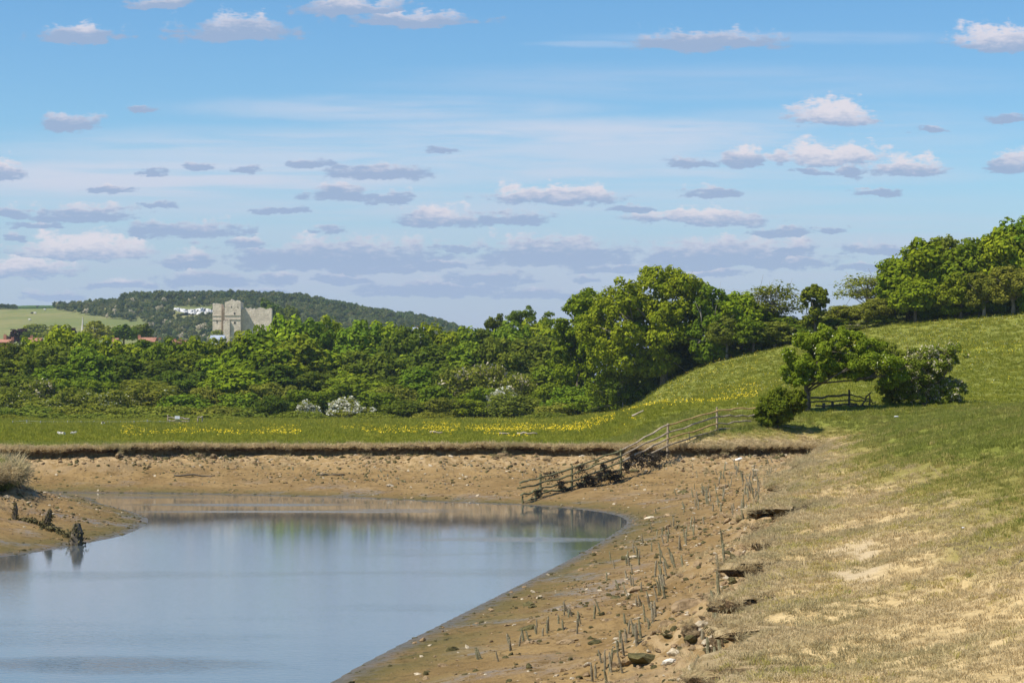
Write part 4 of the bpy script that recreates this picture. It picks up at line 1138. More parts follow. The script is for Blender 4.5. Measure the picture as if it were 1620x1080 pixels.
# flood meadow and hill pasture
X, Y = grass_points(131, 345, lambda y: 2.6 * (170 / y) ** 1.3, -0.30, 0.34, seed=31)
z, dL = look(X, Y, 'z', 'dL')
ok = (dL > 2)
X, Y, z = X[ok], Y[ok], z[ok]
hl = X > 12 + (Y - 130) * 0.03
mh = np.where(hl, 0.8, 1.0 + 0.9 * sstep(140, 165, Y + 6 * fbm(X * 0.05, Y * 0.05, 2, 3)))
place_grass('meadow_grass', X, Y, z, np.full(len(X), 2.9) * np.clip(Y / 180, 0.8, 1.3), [(m, GR_MEADOW) for m in T_MEAD], 'green grass of the flood meadow and hill pasture', 32, tall=mh)

# buttercups
r_ = np.random.default_rng(41)
pts = []
def patch(n, x0, x1, y0, y1, seed, thr=0.0, dens=1.0):
    r = np.random.default_rng(seed)
    xs = r.uniform(x0, x1, n); ys = r.uniform(y0, y1, n)
    k = fbm(xs * 0.02, ys * 0.12, 3, seed) + 0.5 * fbm(xs * 0.09, ys * 0.4, 2, seed + 2) > thr
    for x, y in zip(xs[k], ys[k]):
        u, v = ray(x, y)
        D = (2.85 - CAMZ) / v
        if 138 < D < 330: pts.append((u * D, D, zat(u * D, D) + 0.30 + 0.25 * r.random()))
patch(7000, 660, 1110, 658, 680, 401, -0.1)
patch(3200, 190, 660, 663, 684, 402, 0.05)
patch(1300, 640, 1130, 672, 690, 403, 0.2)
patch(1200, 1080, 1200, 655, 680, 404, 0.0)
pts = np.array(pts)
def petals(name, c, size, mat, seed, label, cat):
    r = np.random.default_rng(seed)
    V, F = quads(c, unit(len(c), r) * 0.6 + np.array([0, -0.5, 0.7]), size * r.uniform(0.7, 1.3, len(c)), r, 1.0)
    add_obj(name, new_mesh(name, V, F), mat, kind='stuff', label=label, category=cat)
petals('buttercups', pts, 0.085, LEAF['yellow'], 42, 'band of yellow buttercups across the flood meadow', 'flowers')
n = 16000
X = r_.uniform(14, 80, n); Y = r_.uniform(135, 300, n)
k = (X < Y * 0.31) & (fbm(X * 0.06, Y * 0.05, 3, 44) > 0.12) & (X > 12 + (Y - 130) * 0.03) & (r_.random(n) < sstep(120, 260, Y))
X, Y = X[k], Y[k]
sel = r_.random(len(X)) < 0.62
petals('hill_buttercups', np.column_stack([X, Y, look(X, Y) + 0.22])[sel], 0.075, LEAF['yellow'], 45, 'yellow flowers scattered over the hill pasture', 'flowers')
petals('hill_daisies', np.column_stack([X, Y, look(X, Y) + 0.2])[~sel], 0.065, LEAF['white'], 46, 'white flowers scattered over the hill pasture', 'flowers')

# ------------------------------------------------------------------ stones, clods, stakes on the mud
def rock_mesh(name, seed, sub=2, flat=0.65, rough=0.32):
    import bmesh
    bm = bmesh.new(); bmesh.ops.create_icosphere(bm, subdivisions=sub, radius=0.5)
    r = np.random.default_rng(seed)
    pl = unit(9, r)
    of = r.uniform(0.28, 0.46, 9)
    ph = r.uniform(0, 50, 2)
    for v in bm.verts:
        p = np.array(v.co)
        for a, b in zip(pl, of):
            d = p @ a - b
            if d > 0: p = p - a * d * 0.9
        k = 1 + rough * float(fbm(np.array([p[0] * 4 + ph[0] + p[2]]), np.array([p[1] * 4 + ph[1] - p[2] * 1.3]), 2, seed)[0])
        v.co = (p[0] * k * 1.15, p[1] * k * 0.9, p[2] * k * flat)
    me = bpy.data.meshes.new(name); bm.to_mesh(me); bm.free()
    return me
CHALK = mat_simple('stone_pale', (0.34, 0.27, 0.17), (0.56, 0.47, 0.33), 3.0, 0.9, 0.5)
BROWNST = mat_simple('stone_muddy', (0.17, 0.115, 0.055), (0.34, 0.235, 0.125), 3.0, 0.9, 0.6)
WEEDST = mat_simple('stone_weedy', (0.060, 0.052, 0.016), (0.15, 0.125, 0.045), 5.0, 0.85, 0.8)
WHITE = mat_simple('chalk_white', (0.66, 0.60, 0.47), (0.82, 0.78, 0.68), 3.0, 0.85, 0.4)
MUDCL = mat_simple('mud_clod', (0.16, 0.10, 0.045), (0.33, 0.225, 0.12), 2.0, 0.92, 0.5)
ROCKS = [rock_mesh('rock_%d' % i, 300 + i) for i in range(6)]
SMALLROCKS = [rock_mesh('small_rock_%d' % i, 330 + i, 1, 0.6, 0.4) for i in range(6)]

# rubble: stuff
X, Y = grass_points(14, 128, lambda y: 46 * min(1, (24 / y) ** 0.85), -0.30, 0.28, seed=51)
z, dL, dW, t = look(X, Y, 'z', 'dL', 'dW', 't')
r_ = np.random.default_rng(52)
cl = fbm(X * 0.35, Y * 0.35, 4, 53, 0.6)
pr = sstep(0.18, 0.9, t + cl * 0.45) * (0.25 + 0.75 * sstep(-0.1, 0.4, cl)) + 0.10
ok = (dL < 0.1) & (dW > 0.25) & (r_.random(len(X)) < pr)
X, Y, z, t = X[ok], Y[ok], z[ok], t[ok]
n = len(X)
s = 0.035 + 0.10 * r_.random(n) ** 3 + 0.16 * sstep(0.65, 1, t) * r_.random(n) ** 2
s = s * np.clip((Y / 24) ** 0.55, 0.9, 2.1)
rot = np.column_stack([r_.normal(size=n) * .4, r_.normal(size=n) * .4, r_.uniform(0, 6.28, n)])
protos = [(m.copy(), mt) for m, mt in zip(SMALLROCKS + SMALLROCKS[:5], [BROWNST, MUDCL, CHALK, MUDCL, WEEDST, BROWNST, MUDCL, WEEDST, BROWNST, WEEDST, WEEDST])]
scatter('bank_rubble', np.column_stack([X, Y, z]), rot, np.column_stack([s, s, s]), r_.integers(0, len(protos), n), protos, 'broken clay lumps and small stones strewn over the mud banks', 'rubble')
# slumped turf tussocks below the lip
X, Y = grass_points(14, 128, lambda y: 6 * min(1, (30 / y) ** 0.6), -0.30, 0.28, seed=151)
z, dL, t = look(X, Y, 'z', 'dL', 't')
cl2 = fbm(X * 0.5, Y * 0.5, 3, 153)
ok = (dL < -0.5) & (t > 0.72) & (cl2 > 0.05)
X, Y, z = X[ok], Y[ok], z[ok]
place_grass('slumped_tussocks', X, Y, z, np.clip((Y / 22.0) ** 0.5, 0.8, 2.0) * 0.7, [(m.copy(), GR_TAN) for m in T_LONG], 'tufts of silted grass slumped onto the upper mud', 154, tilt=0.6)
# fine algae tufts near the waterline
X, Y = grass_points(30, 118, lambda y: 14 * (40 / y) ** 1.0, -0.30, 0.1, seed=55)
z, dL, dW, t = look(X, Y, 'z', 'dL', 'dW', 't')
cl = fbm(X * 0.5, Y * 0.5, 4, 58, 0.6)
ok = (dL < 0) & (dW > 0.08) & (r_.random(len(X)) < np.exp(-dW / 1.1) * 0.9 * (cl > -0.25) + 0.12 * (cl > 0.25))
X, Y, z = X[ok], Y[ok], z[ok]; n = len(X)
s = r_.uniform(0.05, 0.16, n) * np.clip((Y / 40) ** .6, 1, 1.8)
scatter('algae_tufts', np.column_stack([X, Y, z - 0.01]), np.column_stack([np.zeros(n), np.zeros(n), r_.uniform(0, 6.28, n)]), np.column_stack([s * 1.4, s, s * .55]), r_.integers(0, 4, n), [(m.copy(), WEEDST) for m in SMALLROCKS[:4]], 'brown-green algae crusts along the waterline mud', 'algae')

# individual stones one can pick out: photograph position, size in photograph pixels, kind
st = [(1061, 1050, 26, 'white', 'chalk-white rounded stone below the tall stakes on the near mud bank'), (617, 769, 13, 'chalk', 'single pale stone alone on the smooth mud of the far bank'), (1168, 727, 13, 'white', 'pale block below the lip to the water fence\'s uphill side'),
      (1022, 1045, 64, 'weed', 'largest hump of weedy clay rubble beside the chalk-white stone'), (975, 945, 26, 'weed', 'dark mossy boulder standing alone among the short stakes'), (1002, 935, 30, 'brown', 'brown boulder next to the dark mossy one'), (1085, 962, 50, 'brown', 'broad brown clay mound halfway down the near bank'),
      (1108, 992, 34, 'chalk', 'pale slabby stone left of the tallest stakes'), (1140, 1012, 42, 'chalk', 'pale stone wedged behind the tallest stakes'), (1002, 882, 16, 'chalk', 'flat pale stone low on the near bank'), (1056, 990, 34, 'brown', 'brown stone above the weedy hump'), (1100, 1000, 26, 'chalk', 'small pale slab in the heap by the tall stakes')]
MT = {'white': WHITE, 'chalk': CHALK, 'brown': BROWNST, 'weed': WEEDST}
RK = {}
def rock_of(i, kind):
    if (i, kind) not in RK:
        m = ROCKS[i].copy(); m.materials.clear(); m.materials.append(MT[kind]); RK[(i, kind)] = m
    return RK[(i, kind)]
for i, (x, y, s, k, lab) in enumerate(st):
    h = hit(x, y); sz = s / FPX * h[1]
    o = add_obj('stone', rock_of(i % 6, k), None, None, (h[0], h[1], h[2] + sz * (-0.06 if k == 'weed' else 0.03)), label=lab, category='stone')
    o.scale = (sz, sz, sz * (0.8 if k != 'weed' else 0.65)); o.rotation_euler = (random.uniform(-.3, .3), random.uniform(-.3, .3), random.uniform(0, 6))
def beside(y, far=False):
    if y > 1035: return ', level with the chalk-white stone'
    if y > 985: return ', just above the chalk-white stone'
    if y > 935: return ', level with the broad clay mound'
    if y > 880: return ', above the mossy boulder'
    if y > 820: return ', where the water narrows'
    if y > 770: return ', nearest the head of the water'
    return ', closest to the river fence'
r_ = np.random.default_rng(61)
cnt = 0
while cnt < 190:
    y = r_.uniform(735, 1078); 
    xe = np.interp(y, [720, 760, 800, 850, 900, 960, 1080], [1290, 1225, 1200, 1190, 1165, 1140, 1130])
    xw = np.interp(y, [720, 800, 830, 868, 935, 1000, 1080], [1080, 1000, 1000, 950, 850, 740, 600])
    x = xe - (xe - xw) * r_.random() ** 1.9 * 0.95
    h = hit(x, y)
    dl, dw, t = look(h[0], h[1], 'dL', 'dW', 't')
    if dl[0] > -0.25 or dw[0] < 0.4: continue
    k = ['chalk', 'brown', 'brown', 'weed', 'brown'][r_.integers(0, 5)]
    s = (6 + 26 * r_.random() ** 1.8) * (0.5 + 0.6 * (y - 720) / 360)
    sz = s / FPX * h[1]
    o = add_obj('stone', rock_of(int(r_.integers(0, 6)), k), None, None, (h[0], h[1], h[2] + sz * 0.0), label={'chalk': 'small pale stone among the near bank\'s stakes', 'brown': 'small mud-brown stone among the near bank\'s stakes', 'weed': 'small dark weedy stone among the near bank\'s stakes'}[k] + beside(y), category='stone', group='near bank stones, ' + k + beside(y))
    o.scale = (sz, sz, sz * 0.75); o.rotation_euler = (r_.normal() * .3, r_.normal() * .3, r_.uniform(0, 6.28))
    cnt += 1

# blocks of turf fallen from the lip
TURFCL = mat_simple('turf_clod', (0.085, 0.055, 0.026), (0.26, 0.185, 0.095), 4.0, 0.95, 0.9)
CLODM = []
for i in range(6):
    m = rock_mesh('turf_block_%d' % i, 370 + i, 3, 0.75, 0.55); m.materials.append(TURFCL); CLODM.append(m)
cand = LIPR[(LIPR[:, 1] > 14) & (LIPR[:, 1] < 124) & (LIPR[:, 0] > -27)]
gx_, gy_, gs_ = [], [], []
k = 0
while k < 90:
    q = cand[int(r_.integers(0, len(cand)))]
    if q[1] > 112 and r_.random() < 0.55: continue
    p = q + r_.normal(size=2) * np.array([0.55, 0.7])
    zc, dl, dw = look(p[0], p[1], 'z', 'dL', 'dW')
    if dl[0] > (-0.4 if p[1] < 80 else -0.12) or dl[0] < -1.9 or abs(p[0]) > 0.3 * p[1] + 2: continue
    sz = r_.uniform(0.16, 0.42) * (1.0 if p[1] < 70 else 1.35)
    o = add_obj('turf_clod', CLODM[int(r_.integers(0, 6))], None, None, (p[0], p[1], zc[0] + sz * 0.12), label='clod of dark soil fallen below the far bank\'s lip' if p[1] > 100 else 'clod of dark soil fallen from the turf lip of the near bank', category='clod', group='turf clods below the far lip' if p[1] > 100 else 'turf clods below the near lip')
    o.scale = (sz * r_.uniform(.8, 1.4), sz, sz * r_.uniform(.7, 1.1)); o.rotation_euler = (r_.normal() * .3, r_.normal() * .3, r_.uniform(0, 6.28))
    if r_.random() < 0.6:
        gx_ += [(p[0] + r_.normal() * sz * .25, p[1] + r_.normal() * sz * .25, zc[0] + sz * .42) for _ in range(5)]
    k += 1
gx_ = np.array(gx_)
place_grass('clod_grass', gx_[:, 0], gx_[:, 1], gx_[:, 2], np.clip((gx_[:, 1] / 22.0) ** 0.5, 0.8, 1.8) * 0.6, [(m.copy(), GR_TAN) for m in T_LONG], 'silted grass still growing on the fallen clods', 175, tilt=0.5)

# wooden stakes of the old bank revetment
STAKEW = mat_simple('stake_wood', (0.16, 0.135, 0.08), (0.36, 0.30, 0.19), 9.0, 0.9, 0.6)
STAKEG = mat_simple('stake_wood_green', (0.14, 0.13, 0.068), (0.30, 0.27, 0.155), 9.0, 0.9, 0.6)
def stake_mesh(name, seed, mat):
    r = np.random.default_rng(seed)
    pts = [(0, 0, -0.35)]; x = y = 0.0
    for z in (0.0, 0.3, 0.6, 0.85): x += r.normal() * .012; y += r.normal() * .012; pts.append((x, y, z))
    pts.append((x + r.normal() * .02, y + r.normal() * .02, 1.0))
    V, F = tube(pts, [0.055, 0.058, 0.055 * r.uniform(.85, 1.1), 0.052 * r.uniform(.85, 1.1), 0.045, 0.018 + 0.02 * r.random()], 7)
    V = [(v[0] * (1 + .15 * math.sin(i * 2.3)), v[1], v[2] + (0.05 * math.sin(i * 1.7) if v[2] > .8 else 0)) for i, v in enumerate(V)]
    me = new_mesh(name, V, F); me.materials.append(mat)
    return me
STAKES = [stake_mesh('stake_%d' % i, 400 + i, STAKEW if i % 2 else STAKEG) for i in range(8)]
def stake(x, y, hpx, thick, label, group=None, seed=None, leanx=None):
    h = hit(x, y)
    H = hpx / FPX * h[1]
    if group in (G1, G2, G3): label = label + beside(y); group = group + beside(y)
    elif group == G4: label = label + (', west half' if x < 600 else ', towards the river fence'); group = group + (', west half' if x < 600 else ', east half')
    o = add_obj('wooden_stake', STAKES[int(r_.integers(0, 8))], None, None, tuple(h), label=label, category='stake')
    if group: o['group'] = group
    w = thick / 0.11
    o.scale = (w, w, H)
    o.rotation_euler = (r_.normal() * .10 - 0.02, (r_.normal() * .13 - 0.06) if leanx is None else leanx, r_.uniform(0, 6.28) * 0)
    return o
G1 = 'stakes of the middle revetment row'; G2 = 'stakes of the lower revetment row'; G3 = 'stakes standing in the muddy bay'; G4 = 'short stakes on the far bank'
tallst = [(1134, 1075, 62), (1112, 1085, 55), (1140, 1040, 80), (1122, 1060, 64), (1130, 985, 60), (1136, 1005, 50), (1138, 948, 56), (1139, 915, 50), (1111, 1020, 26), (1146, 890, 44), (1144, 868, 40), (1105, 1090, 60)]
for i, (x, y, h) in enumerate(tallst):
    stake(x, y, h * 0.8, 0.062, 'thick silt-coated stake in the tall row hugging the turf lip, %s from the near end' % ORD[[0, 2, 3, 1, 5, 4, 6, 7, 8, 10, 9, 11][i]], 'tall stakes under the turf lip', leanx=r_.normal() * .07 - .05)
G1 = 'stakes of the middle revetment row'; G2 = 'stakes of the lower revetment row'; G3 = 'stakes standing in the muddy bay'; G4 = 'short stakes on the far bank'
L1 = 'thin grey-green stake in the near bank\'s middle row'; L2 = 'short worn stake in the near bank\'s lower row'; L3 = 'thin leaning stake in the muddy bay'; L4 = 'tiny dark stake on the far mud bank'
def stake_row(pl, n, jx, jy, h0, h1, thick, lab, grp):
    pl = np.array(pl, float)
    s = np.concatenate([[0], np.cumsum(np.linalg.norm(np.diff(pl, axis=0), axis=1))])
    for i in range(n):
        q = r_.random() * s[-1]
        x = np.interp(q, s, pl[:, 0]) + r_.normal() * jx; y = np.interp(q, s, pl[:, 1]) + r_.normal() * jy
        k = (y - 700) / 380
        stake(x, y, 0.52 * r_.uniform(h0, h1) * (0.42 + 0.75 * k), thick * r_.uniform(.7, 1.2) * (1.25 - 0.35 * k), lab, grp)
stake_row([(948, 1085), (985, 1030), (1010, 1000), (1032, 970), (1050, 930), (1060, 905), (1075, 880), (1098, 840), (1110, 815)], 52, 9, 8, 32, 62, 0.05, L1, G1)
stake_row([(770, 1050), (830, 1010), (905, 985), (950, 960), (975, 915), (1000, 890), (1030, 865), (1060, 840)], 44, 14, 10, 24, 46, 0.045, L2, G2)
stake_row([(1018, 1000), (1000, 900), (1085, 800), (1130, 770), (1160, 775), (1190, 770)], 40, 16, 14, 26, 46, 0.045, L1, G1)
stake_row([(1085, 800), (1100, 780), (1130, 790), (1150, 765), (1165, 755), (1195, 770), (1200, 790), (1170, 820)], 70, 12, 11, 36, 62, 0.055, L3, G3)
stake_row([(1080, 745), (1120, 755), (1170, 745), (1215, 735), (1225, 750), (1180, 765)], 22, 14, 8, 22, 44, 0.05, L3, G3)
stake_row([(400, 748), (500, 752), (620, 750), (700, 742), (780, 738), (830, 742)], 26, 10, 6, 9, 20, 0.07, L4, G4)
stake_row([(300, 765), (420, 756), (560, 760), (700, 762), (830, 752)], 20, 16, 4, 8, 14, 0.06, L4, G4)

# ------------------------------------------------------------------ river fence running down into the water
RAILW = mat_simple('rail_wood_grey', (0.25, 0.195, 0.125), (0.44, 0.355, 0.24), 4.0, 0.9, 0.5)
RAILO = mat_simple('rail_wood_lichen', (0.36, 0.235, 0.085), (0.54, 0.37, 0.15), 3.0, 0.9, 0.5)
RAILG = mat_simple('rail_wood_algae', (0.10, 0.10, 0.038), (0.24, 0.215, 0.11), 4.0, 0.9, 0.5)
SEAWEED = mat_simple('seaweed', (0.022, 0.017, 0.010), (0.075, 0.055, 0.030), 9.0, 0.6)
DARKW = mat_simple('weathered_wood_dark', (0.075, 0.06, 0.04), (0.165, 0.135, 0.095), 5.0, 0.92, 0.5)

def rail(a, b, r0, r1, seed, n=6, wob=0.035):
    r = np.random.default_rng(seed)
    a = np.array(a); b = np.array(b)
    pts = []; rad = []
    for i in range(n + 1):
        t = i / n
        p = a + (b - a) * t + (r.normal(size=3) * wob if 0 < i < n else 0)
        pts.append(p); rad.append((r0 + (r1 - r0) * t) * r.uniform(.85, 1.15))
    return tube(pts, rad, 7)

def post(base, top, rad, seed):
    r = np.random.default_rng(seed)
    b = np.array(base); t = np.array(top); d = t - b
    pts = [b - d * 0.35, b, b + d * .35 + r.normal(size=3) * .012, b + d * .7 + r.normal(size=3) * .012, t - d * .03, t]
    return tube(pts, [rad, rad, rad * .98, rad * .92, rad * .88, rad * .6], 6)

def build_river_fence():
    base = P(1056, 709, 117.5)
    root = empty('river_fence', tuple(base), 0, label='cleft-rail timber fence running down the bank into the river', category='fence')
    posts = [(1134, 681, 643.5, 124.0), (1056, 709, 669.4, 117.5), (982, 748, 709, 111.0), (904.6, 774, 735.6, 106.0), (855, 783, 749, 102.5), (826.5, 799, 784, 99.3)]
    for i, (x, yb, yt, D) in enumerate(posts):
        b = P(x, yb, D); t = P(x + (0.5 if i else 0), yt, D)
        zt = zat(b[0], b[1])
        if zt < b[2]: b[2] = zt
        V, F = post(b - base, t - base, 0.075 if i < 5 else 0.06, 500 + i)
        add_obj('post', new_mesh('fence_post', V, F), [RAILW, RAILW, RAILG, RAILG, RAILG, RAILG][i], root)
    rails = {0: [(1134, 650), (1134, 659.5), (1134, 670), (1134, 679)], 1: [(1056, 672), (1056, 684), (1056, 694), (1056, 705)], 2: [(982, 712.5), (982, 721.5), (982, 731), (982, 742)],
             3: [(904.6, 740.5), (904.6, 751), (904.6, 761), (904.6, 770)], 4: [(855, 754.5), (855, 764), (855, 773), (855, 781)], 5: [(823.5, 763), (824, 771), (825, 782.5), (822, 797)]}
    Ds = [p[3] for p in posts]
    k = 0
    for i in range(5):
        for j in range(4):
            if i == 4 and j == 3: pass
            a = P(*rails[i][j], Ds[i] - 0.12); b = P(*rails[i + 1][j], Ds[i + 1] - 0.12)
            e = (a - b) * 0.03
            V, F = rail(a + e - base, b - e - base, 0.055, 0.048, 520 + k); k += 1
            mt = (RAILO if j in (0, 2) else RAILW) if i == 0 else (RAILW if i == 1 else RAILG)
            add_obj('rail', new_mesh('fence_rail', V, F), mt, root)
    for j, (ya, yb_, xe) in enumerate([(649, 645, 1195), (659, 656, 1193), (669.5, 666, 1188), (679, 675.5, 1181)]):
        a = P(1134, ya, 123.9); b = P(xe, yb_, 127.5)
        V, F = rail(a - base, b - base, 0.055, 0.05, 560 + j)
        add_obj('rail', new_mesh('fence_rail', V, F), RAILO if j == 0 else RAILW, root)
    # bracing stubs by the waterline
    for (x, yb, yt, D) in [(848, 788, 772, 101.6), (1135 - 44, 694, 682, 120.3)]:
        b = P(x, yb, D); t = P(x - 1, yt, D)
        V, F = post(b - base, t - base, 0.045, 580 + int(x)); add_obj('stub_post', new_mesh('stub_post', V, F), RAILG, root)
build_river_fence()

# seaweed clumps caught on the rails
def weed_mesh(name, seed):
    r = np.random.default_rng(seed)
    n = 260
    c = r.normal(size=(n, 3)) * np.array([0.16, 0.07, 0.13]); c[:, 2] -= 0.5 * np.abs(c[:, 2])
    V, F = quads(c, unit(n, r) * np.array([1, 1, .4]), r.uniform(0.06, 0.16, n), r, 0.4)
    me = new_mesh(name, V, F); me.materials.append(SEAWEED); return me
WEEDS = [weed_mesh('weed_%d' % i, 600 + i) for i in range(5)]
wd = [(873, 750, 105, 1.1, 'on the top rail between the lowest tall posts'), (919, 740, 107, 1.0, 'on the top rail above the middle bay'), (930, 757, 107.5, 1.5, 'hanging under the middle bay\'s second rail'), (948, 752, 109, 1.3, None), (955, 738, 109.5, 1.2, None), (965, 748, 110, 1.5, None), (940, 766, 108, 1.3, None), (888, 765, 105, 1.3, None), (918, 768, 106.8, 1.3, None),
      (992, 735, 111.6, 1.4, None), (1008, 727, 113, 1.3, None), (1022, 723, 114, 1.5, None), (1035, 726, 115, 1.5, None), (1048, 716, 116.5, 1.2, None), (975, 755, 110.3, 1.4, None), (1000, 722, 112.5, 1.0, None), (898, 775, 105.4, 1.0, None), (850, 778, 102, 0.9, 'low on the lowest bay by the water')]
for i, (x, y, D, s, lab) in enumerate(wd):
    p = P(x, y, D - 0.25)
    o = add_obj('seaweed_clump', WEEDS[i % 5], None, None, tuple(p), label='dark seaweed clump ' + lab if lab else 'dark seaweed clump tangled in the lower rails of the river fence', category='seaweed', group='seaweed caught on the river fence')
    o.scale = (s * 1.2, s, s * .95); o.rotation_euler = (0, 0, random.uniform(0, 6))
# clay rubble piled behind the fence
for i in range(26):
    t = i / 25; x = 870 + t * 190 + random.uniform(-8, 8); yb = np.interp(x, [855, 905, 982, 1056], [782, 773, 746, 708]) + random.uniform(-9, 3)
    D = np.interp(x, [855, 905, 982, 1056], [103.5, 107, 112, 118]) + .3
    p = P(x, yb, D)
    p[2] = min(p[2], zat(p[0], p[1]) + 0.1)
    o = add_obj('stone', rock_of(i % 6, ['weed', 'brown', 'weed'][i % 3]), None, None, tuple(p), label='dark weedy lump heaped along the foot of the river fence' if i % 3 != 1 else 'brown clay lump heaped along the foot of the river fence', category='stone', group='lumps along the river fence, ' + ('weedy' if i % 3 != 1 else 'clay'))
    sz = random.uniform(.3, .75); o.scale = (sz, sz, sz * .6); o.rotation_euler = (0, 0, random.uniform(0, 6))

# ------------------------------------------------------------------ gate rails under the elder
def build_gate():
    D = 137.5
    base = P(1330, 642, D)
    base[2] = zat(base[0], base[1])
    root = empty('rail_fence', tuple(base), 0, label='old dark timber rails and posts in the shade under the elder tree', category='fence')
    for i, (x, yt, yb, r) in enumerate([(1281, 620, 646, .085), (1343.5, 616, 644, .09), (1376, 624, 644, .06), (1303, 637, 647, .12), (1317, 634, 646, .11)]):
        b = P(x, yb, D); t = P(x, yt, D); b[2] = min(b[2], zat(b[0], b[1]))
        V, F = post(b - base, t - base, r, 620 + i); add_obj('post', new_mesh('gate_post', V, F), DARKW, root)
    for i, (x0, y0, x1, y1, r) in enumerate([(1283, 629, 1345, 625, .085), (1283, 636, 1345, 633, .06), (1290, 641.5, 1356, 639, .07), (1345, 624, 1380, 634, .055), (1345, 632, 1386, 636, .05), (1340, 641, 1386, 642, .06)]):
        V, F = rail(P(x0, y0, D - .1) - base, P(x1, y1, D - .1) - base, r, r * .85, 640 + i, 7, .03); add_obj('rail', new_mesh('gate_rail', V, F), DARKW, root)
    V, F = rail(P(1364, 643, D - .2) - base, P(1378, 620, D - .2) - base, .07, .04, 660, 5, .08); add_obj('brace', new_mesh('gate_brace', V, F), DARKW, root)
build_gate()

# ------------------------------------------------------------------ driftwood and litter on the turf
DRIFT = mat_simple('driftwood', (0.27, 0.215, 0.15), (0.42, 0.35, 0.26), 5.0, 0.9, 0.4)
for i, (x0, y0, x1, y1, r, lab) in enumerate([(1238, 675.5, 1268, 674.5, .05, 'grey driftwood pole lying on the turf in front of the bramble bush'), (1000, 677, 1018, 675.5, .09, 'short pale log lying on the meadow behind the river fence'), (818, 680, 850, 678, .10, 'long bleached driftwood branch on the meadow edge'), (790, 682, 806, 681, .08, 'small driftwood piece near the long bleached branch'),
                                              (680, 684, 700, 683, .08, 'driftwood piece lying alone on the middle of the meadow edge'), (1518, 682, 1535, 690, .035, 'thin bent stick on the green levee slope'), (1490, 690, 1505, 683, .03, 'thin straight stick beside the bent one on the levee'), (1444, 676, 1456, 677, .06, 'dark driftwood chunk on the turf beyond the path'), (1600, 900, 1618, 888, .015, 'dark stick at the edge of the bare scar on the levee'),
                                              (1560, 876, 1568, 866, .012, 'short dark twig above the bare scar on the levee'), (500, 752, 545, 748, .07, 'dark waterlogged branch lying along the far mud bank'), (275, 753, 340, 751, .06, 'long dark branch lying on the far mud bank near the spit'), (1300, 765, 1330, 752, .05, 'white bleached branch at the head of the bare footpath')]):
    a = hit(x0, y0); b = hit(x1, y1)
    if a[1] > 138 or b[1] > 138:
        D = 150 + (690 - y0) * -0.5 + 10
        a = P(x0, y0, D); b = P(x1, y1, D); a[2] = zat(a[0], a[1]) + .3; b[2] = zat(b[0], b[1]) + .3
    else:
        b = P(x1, y1, a[1] + 0.3); b[2] = zat(b[0], b[1])
    a[2] += r * .7; b[2] += r * .7
    V, F = rail(np.zeros(3), b - a, r, r * .6, 700 + i, 6, np.linalg.norm(b - a) * .02)
    add_obj('driftwood', new_mesh('driftwood', V, F, True), DARKW if 'dark' in lab else DRIFT, None, tuple(a), label=lab, category='driftwood')
PAPER = mat_simple('bleached_shell', (0.62, 0.62, 0.66), (0.8, 0.8, 0.82), 3.0, 0.6)
for i, (x, y, s, lab) in enumerate([(1418, 661, 7, 'white scrap lying on the green turf below the hawthorn'), (1524, 838, 7, 'white scrap on the sunlit levee turf'), (1408, 924, 4, 'small white scrap on the silted turf')]):
    h = hit(x, y); sz = s / FPX * h[1]
    o = add_obj('white_scrap', rock_of(i, 'white').copy(), None, None, (h[0], h[1], h[2] + sz * .3), label=lab, category='litter'); o.data.materials.clear(); o.data.materials.append(PAPER); o.scale = (sz, sz, sz * .6)

# ------------------------------------------------------------------ the spit's old stumps
for i, (x, y, hpx, w, lab) in enumerate([(23, 822, 26, .26, 'slim weed-hung stump farthest from the water on the spit'), (74, 832, 26, .38, 'leaning weed-hung stump in the middle of the spit'), (120, 862, 34, .62, 'squat shaggy stump at the waterline of the spit')]):
    h = hit(x, y); H = hpx / FPX * h[1]
    r = np.random.default_rng(800 + i)
    root = empty('mooring_stump', tuple(h), 0, label=lab, category='stump')
    V, F = tube([(0, 0, -.3), (0, 0, .05), (.05, 0, H * .6), (.12 if i == 1 else .02, 0, H)], [w * .45, w * .4, w * .32, w * .2], 8)
    add_obj('post', new_mesh('stump_post', V, F), DARKW, root)
    n = 420
    zz = r.uniform(0, 1, n) ** 1.1
    c = np.column_stack([r.normal(size=n) * w * .24 * (1.25 - zz) + zz * (.12 if i == 1 else .02), r.normal(size=n) * w * .22, zz * H])
    V, F = quads(c, unit(n, r) * np.array([1, 1, .3]), r.uniform(.05, .12, n) * (0.7 + w), r, .5)
    add_obj('weed', new_mesh('stump_weed', V, F), WEEDST, root)
a = hit(40, 822); b = hit(112, 852)
n = 700; r = np.random.default_rng(805); t = r.random(n)
c = a + (b - a) * t[:, None]; c[:, 2] = look(c[:, 0], c[:, 1]) ; c += r.normal(size=(n, 3)) * np.array([.12, .12, .03]); c[:, 2] += .06
V, F = quads(c, unit(n, r) + np.array([0, 0, .6]), r.uniform(.08, .2, n), r, .5)
add_obj('weedy_rope', new_mesh('weedy_rope', V, F), WEEDST, None, label='weed-covered chain sagging across the mud between the spit\'s stumps', category='chain')

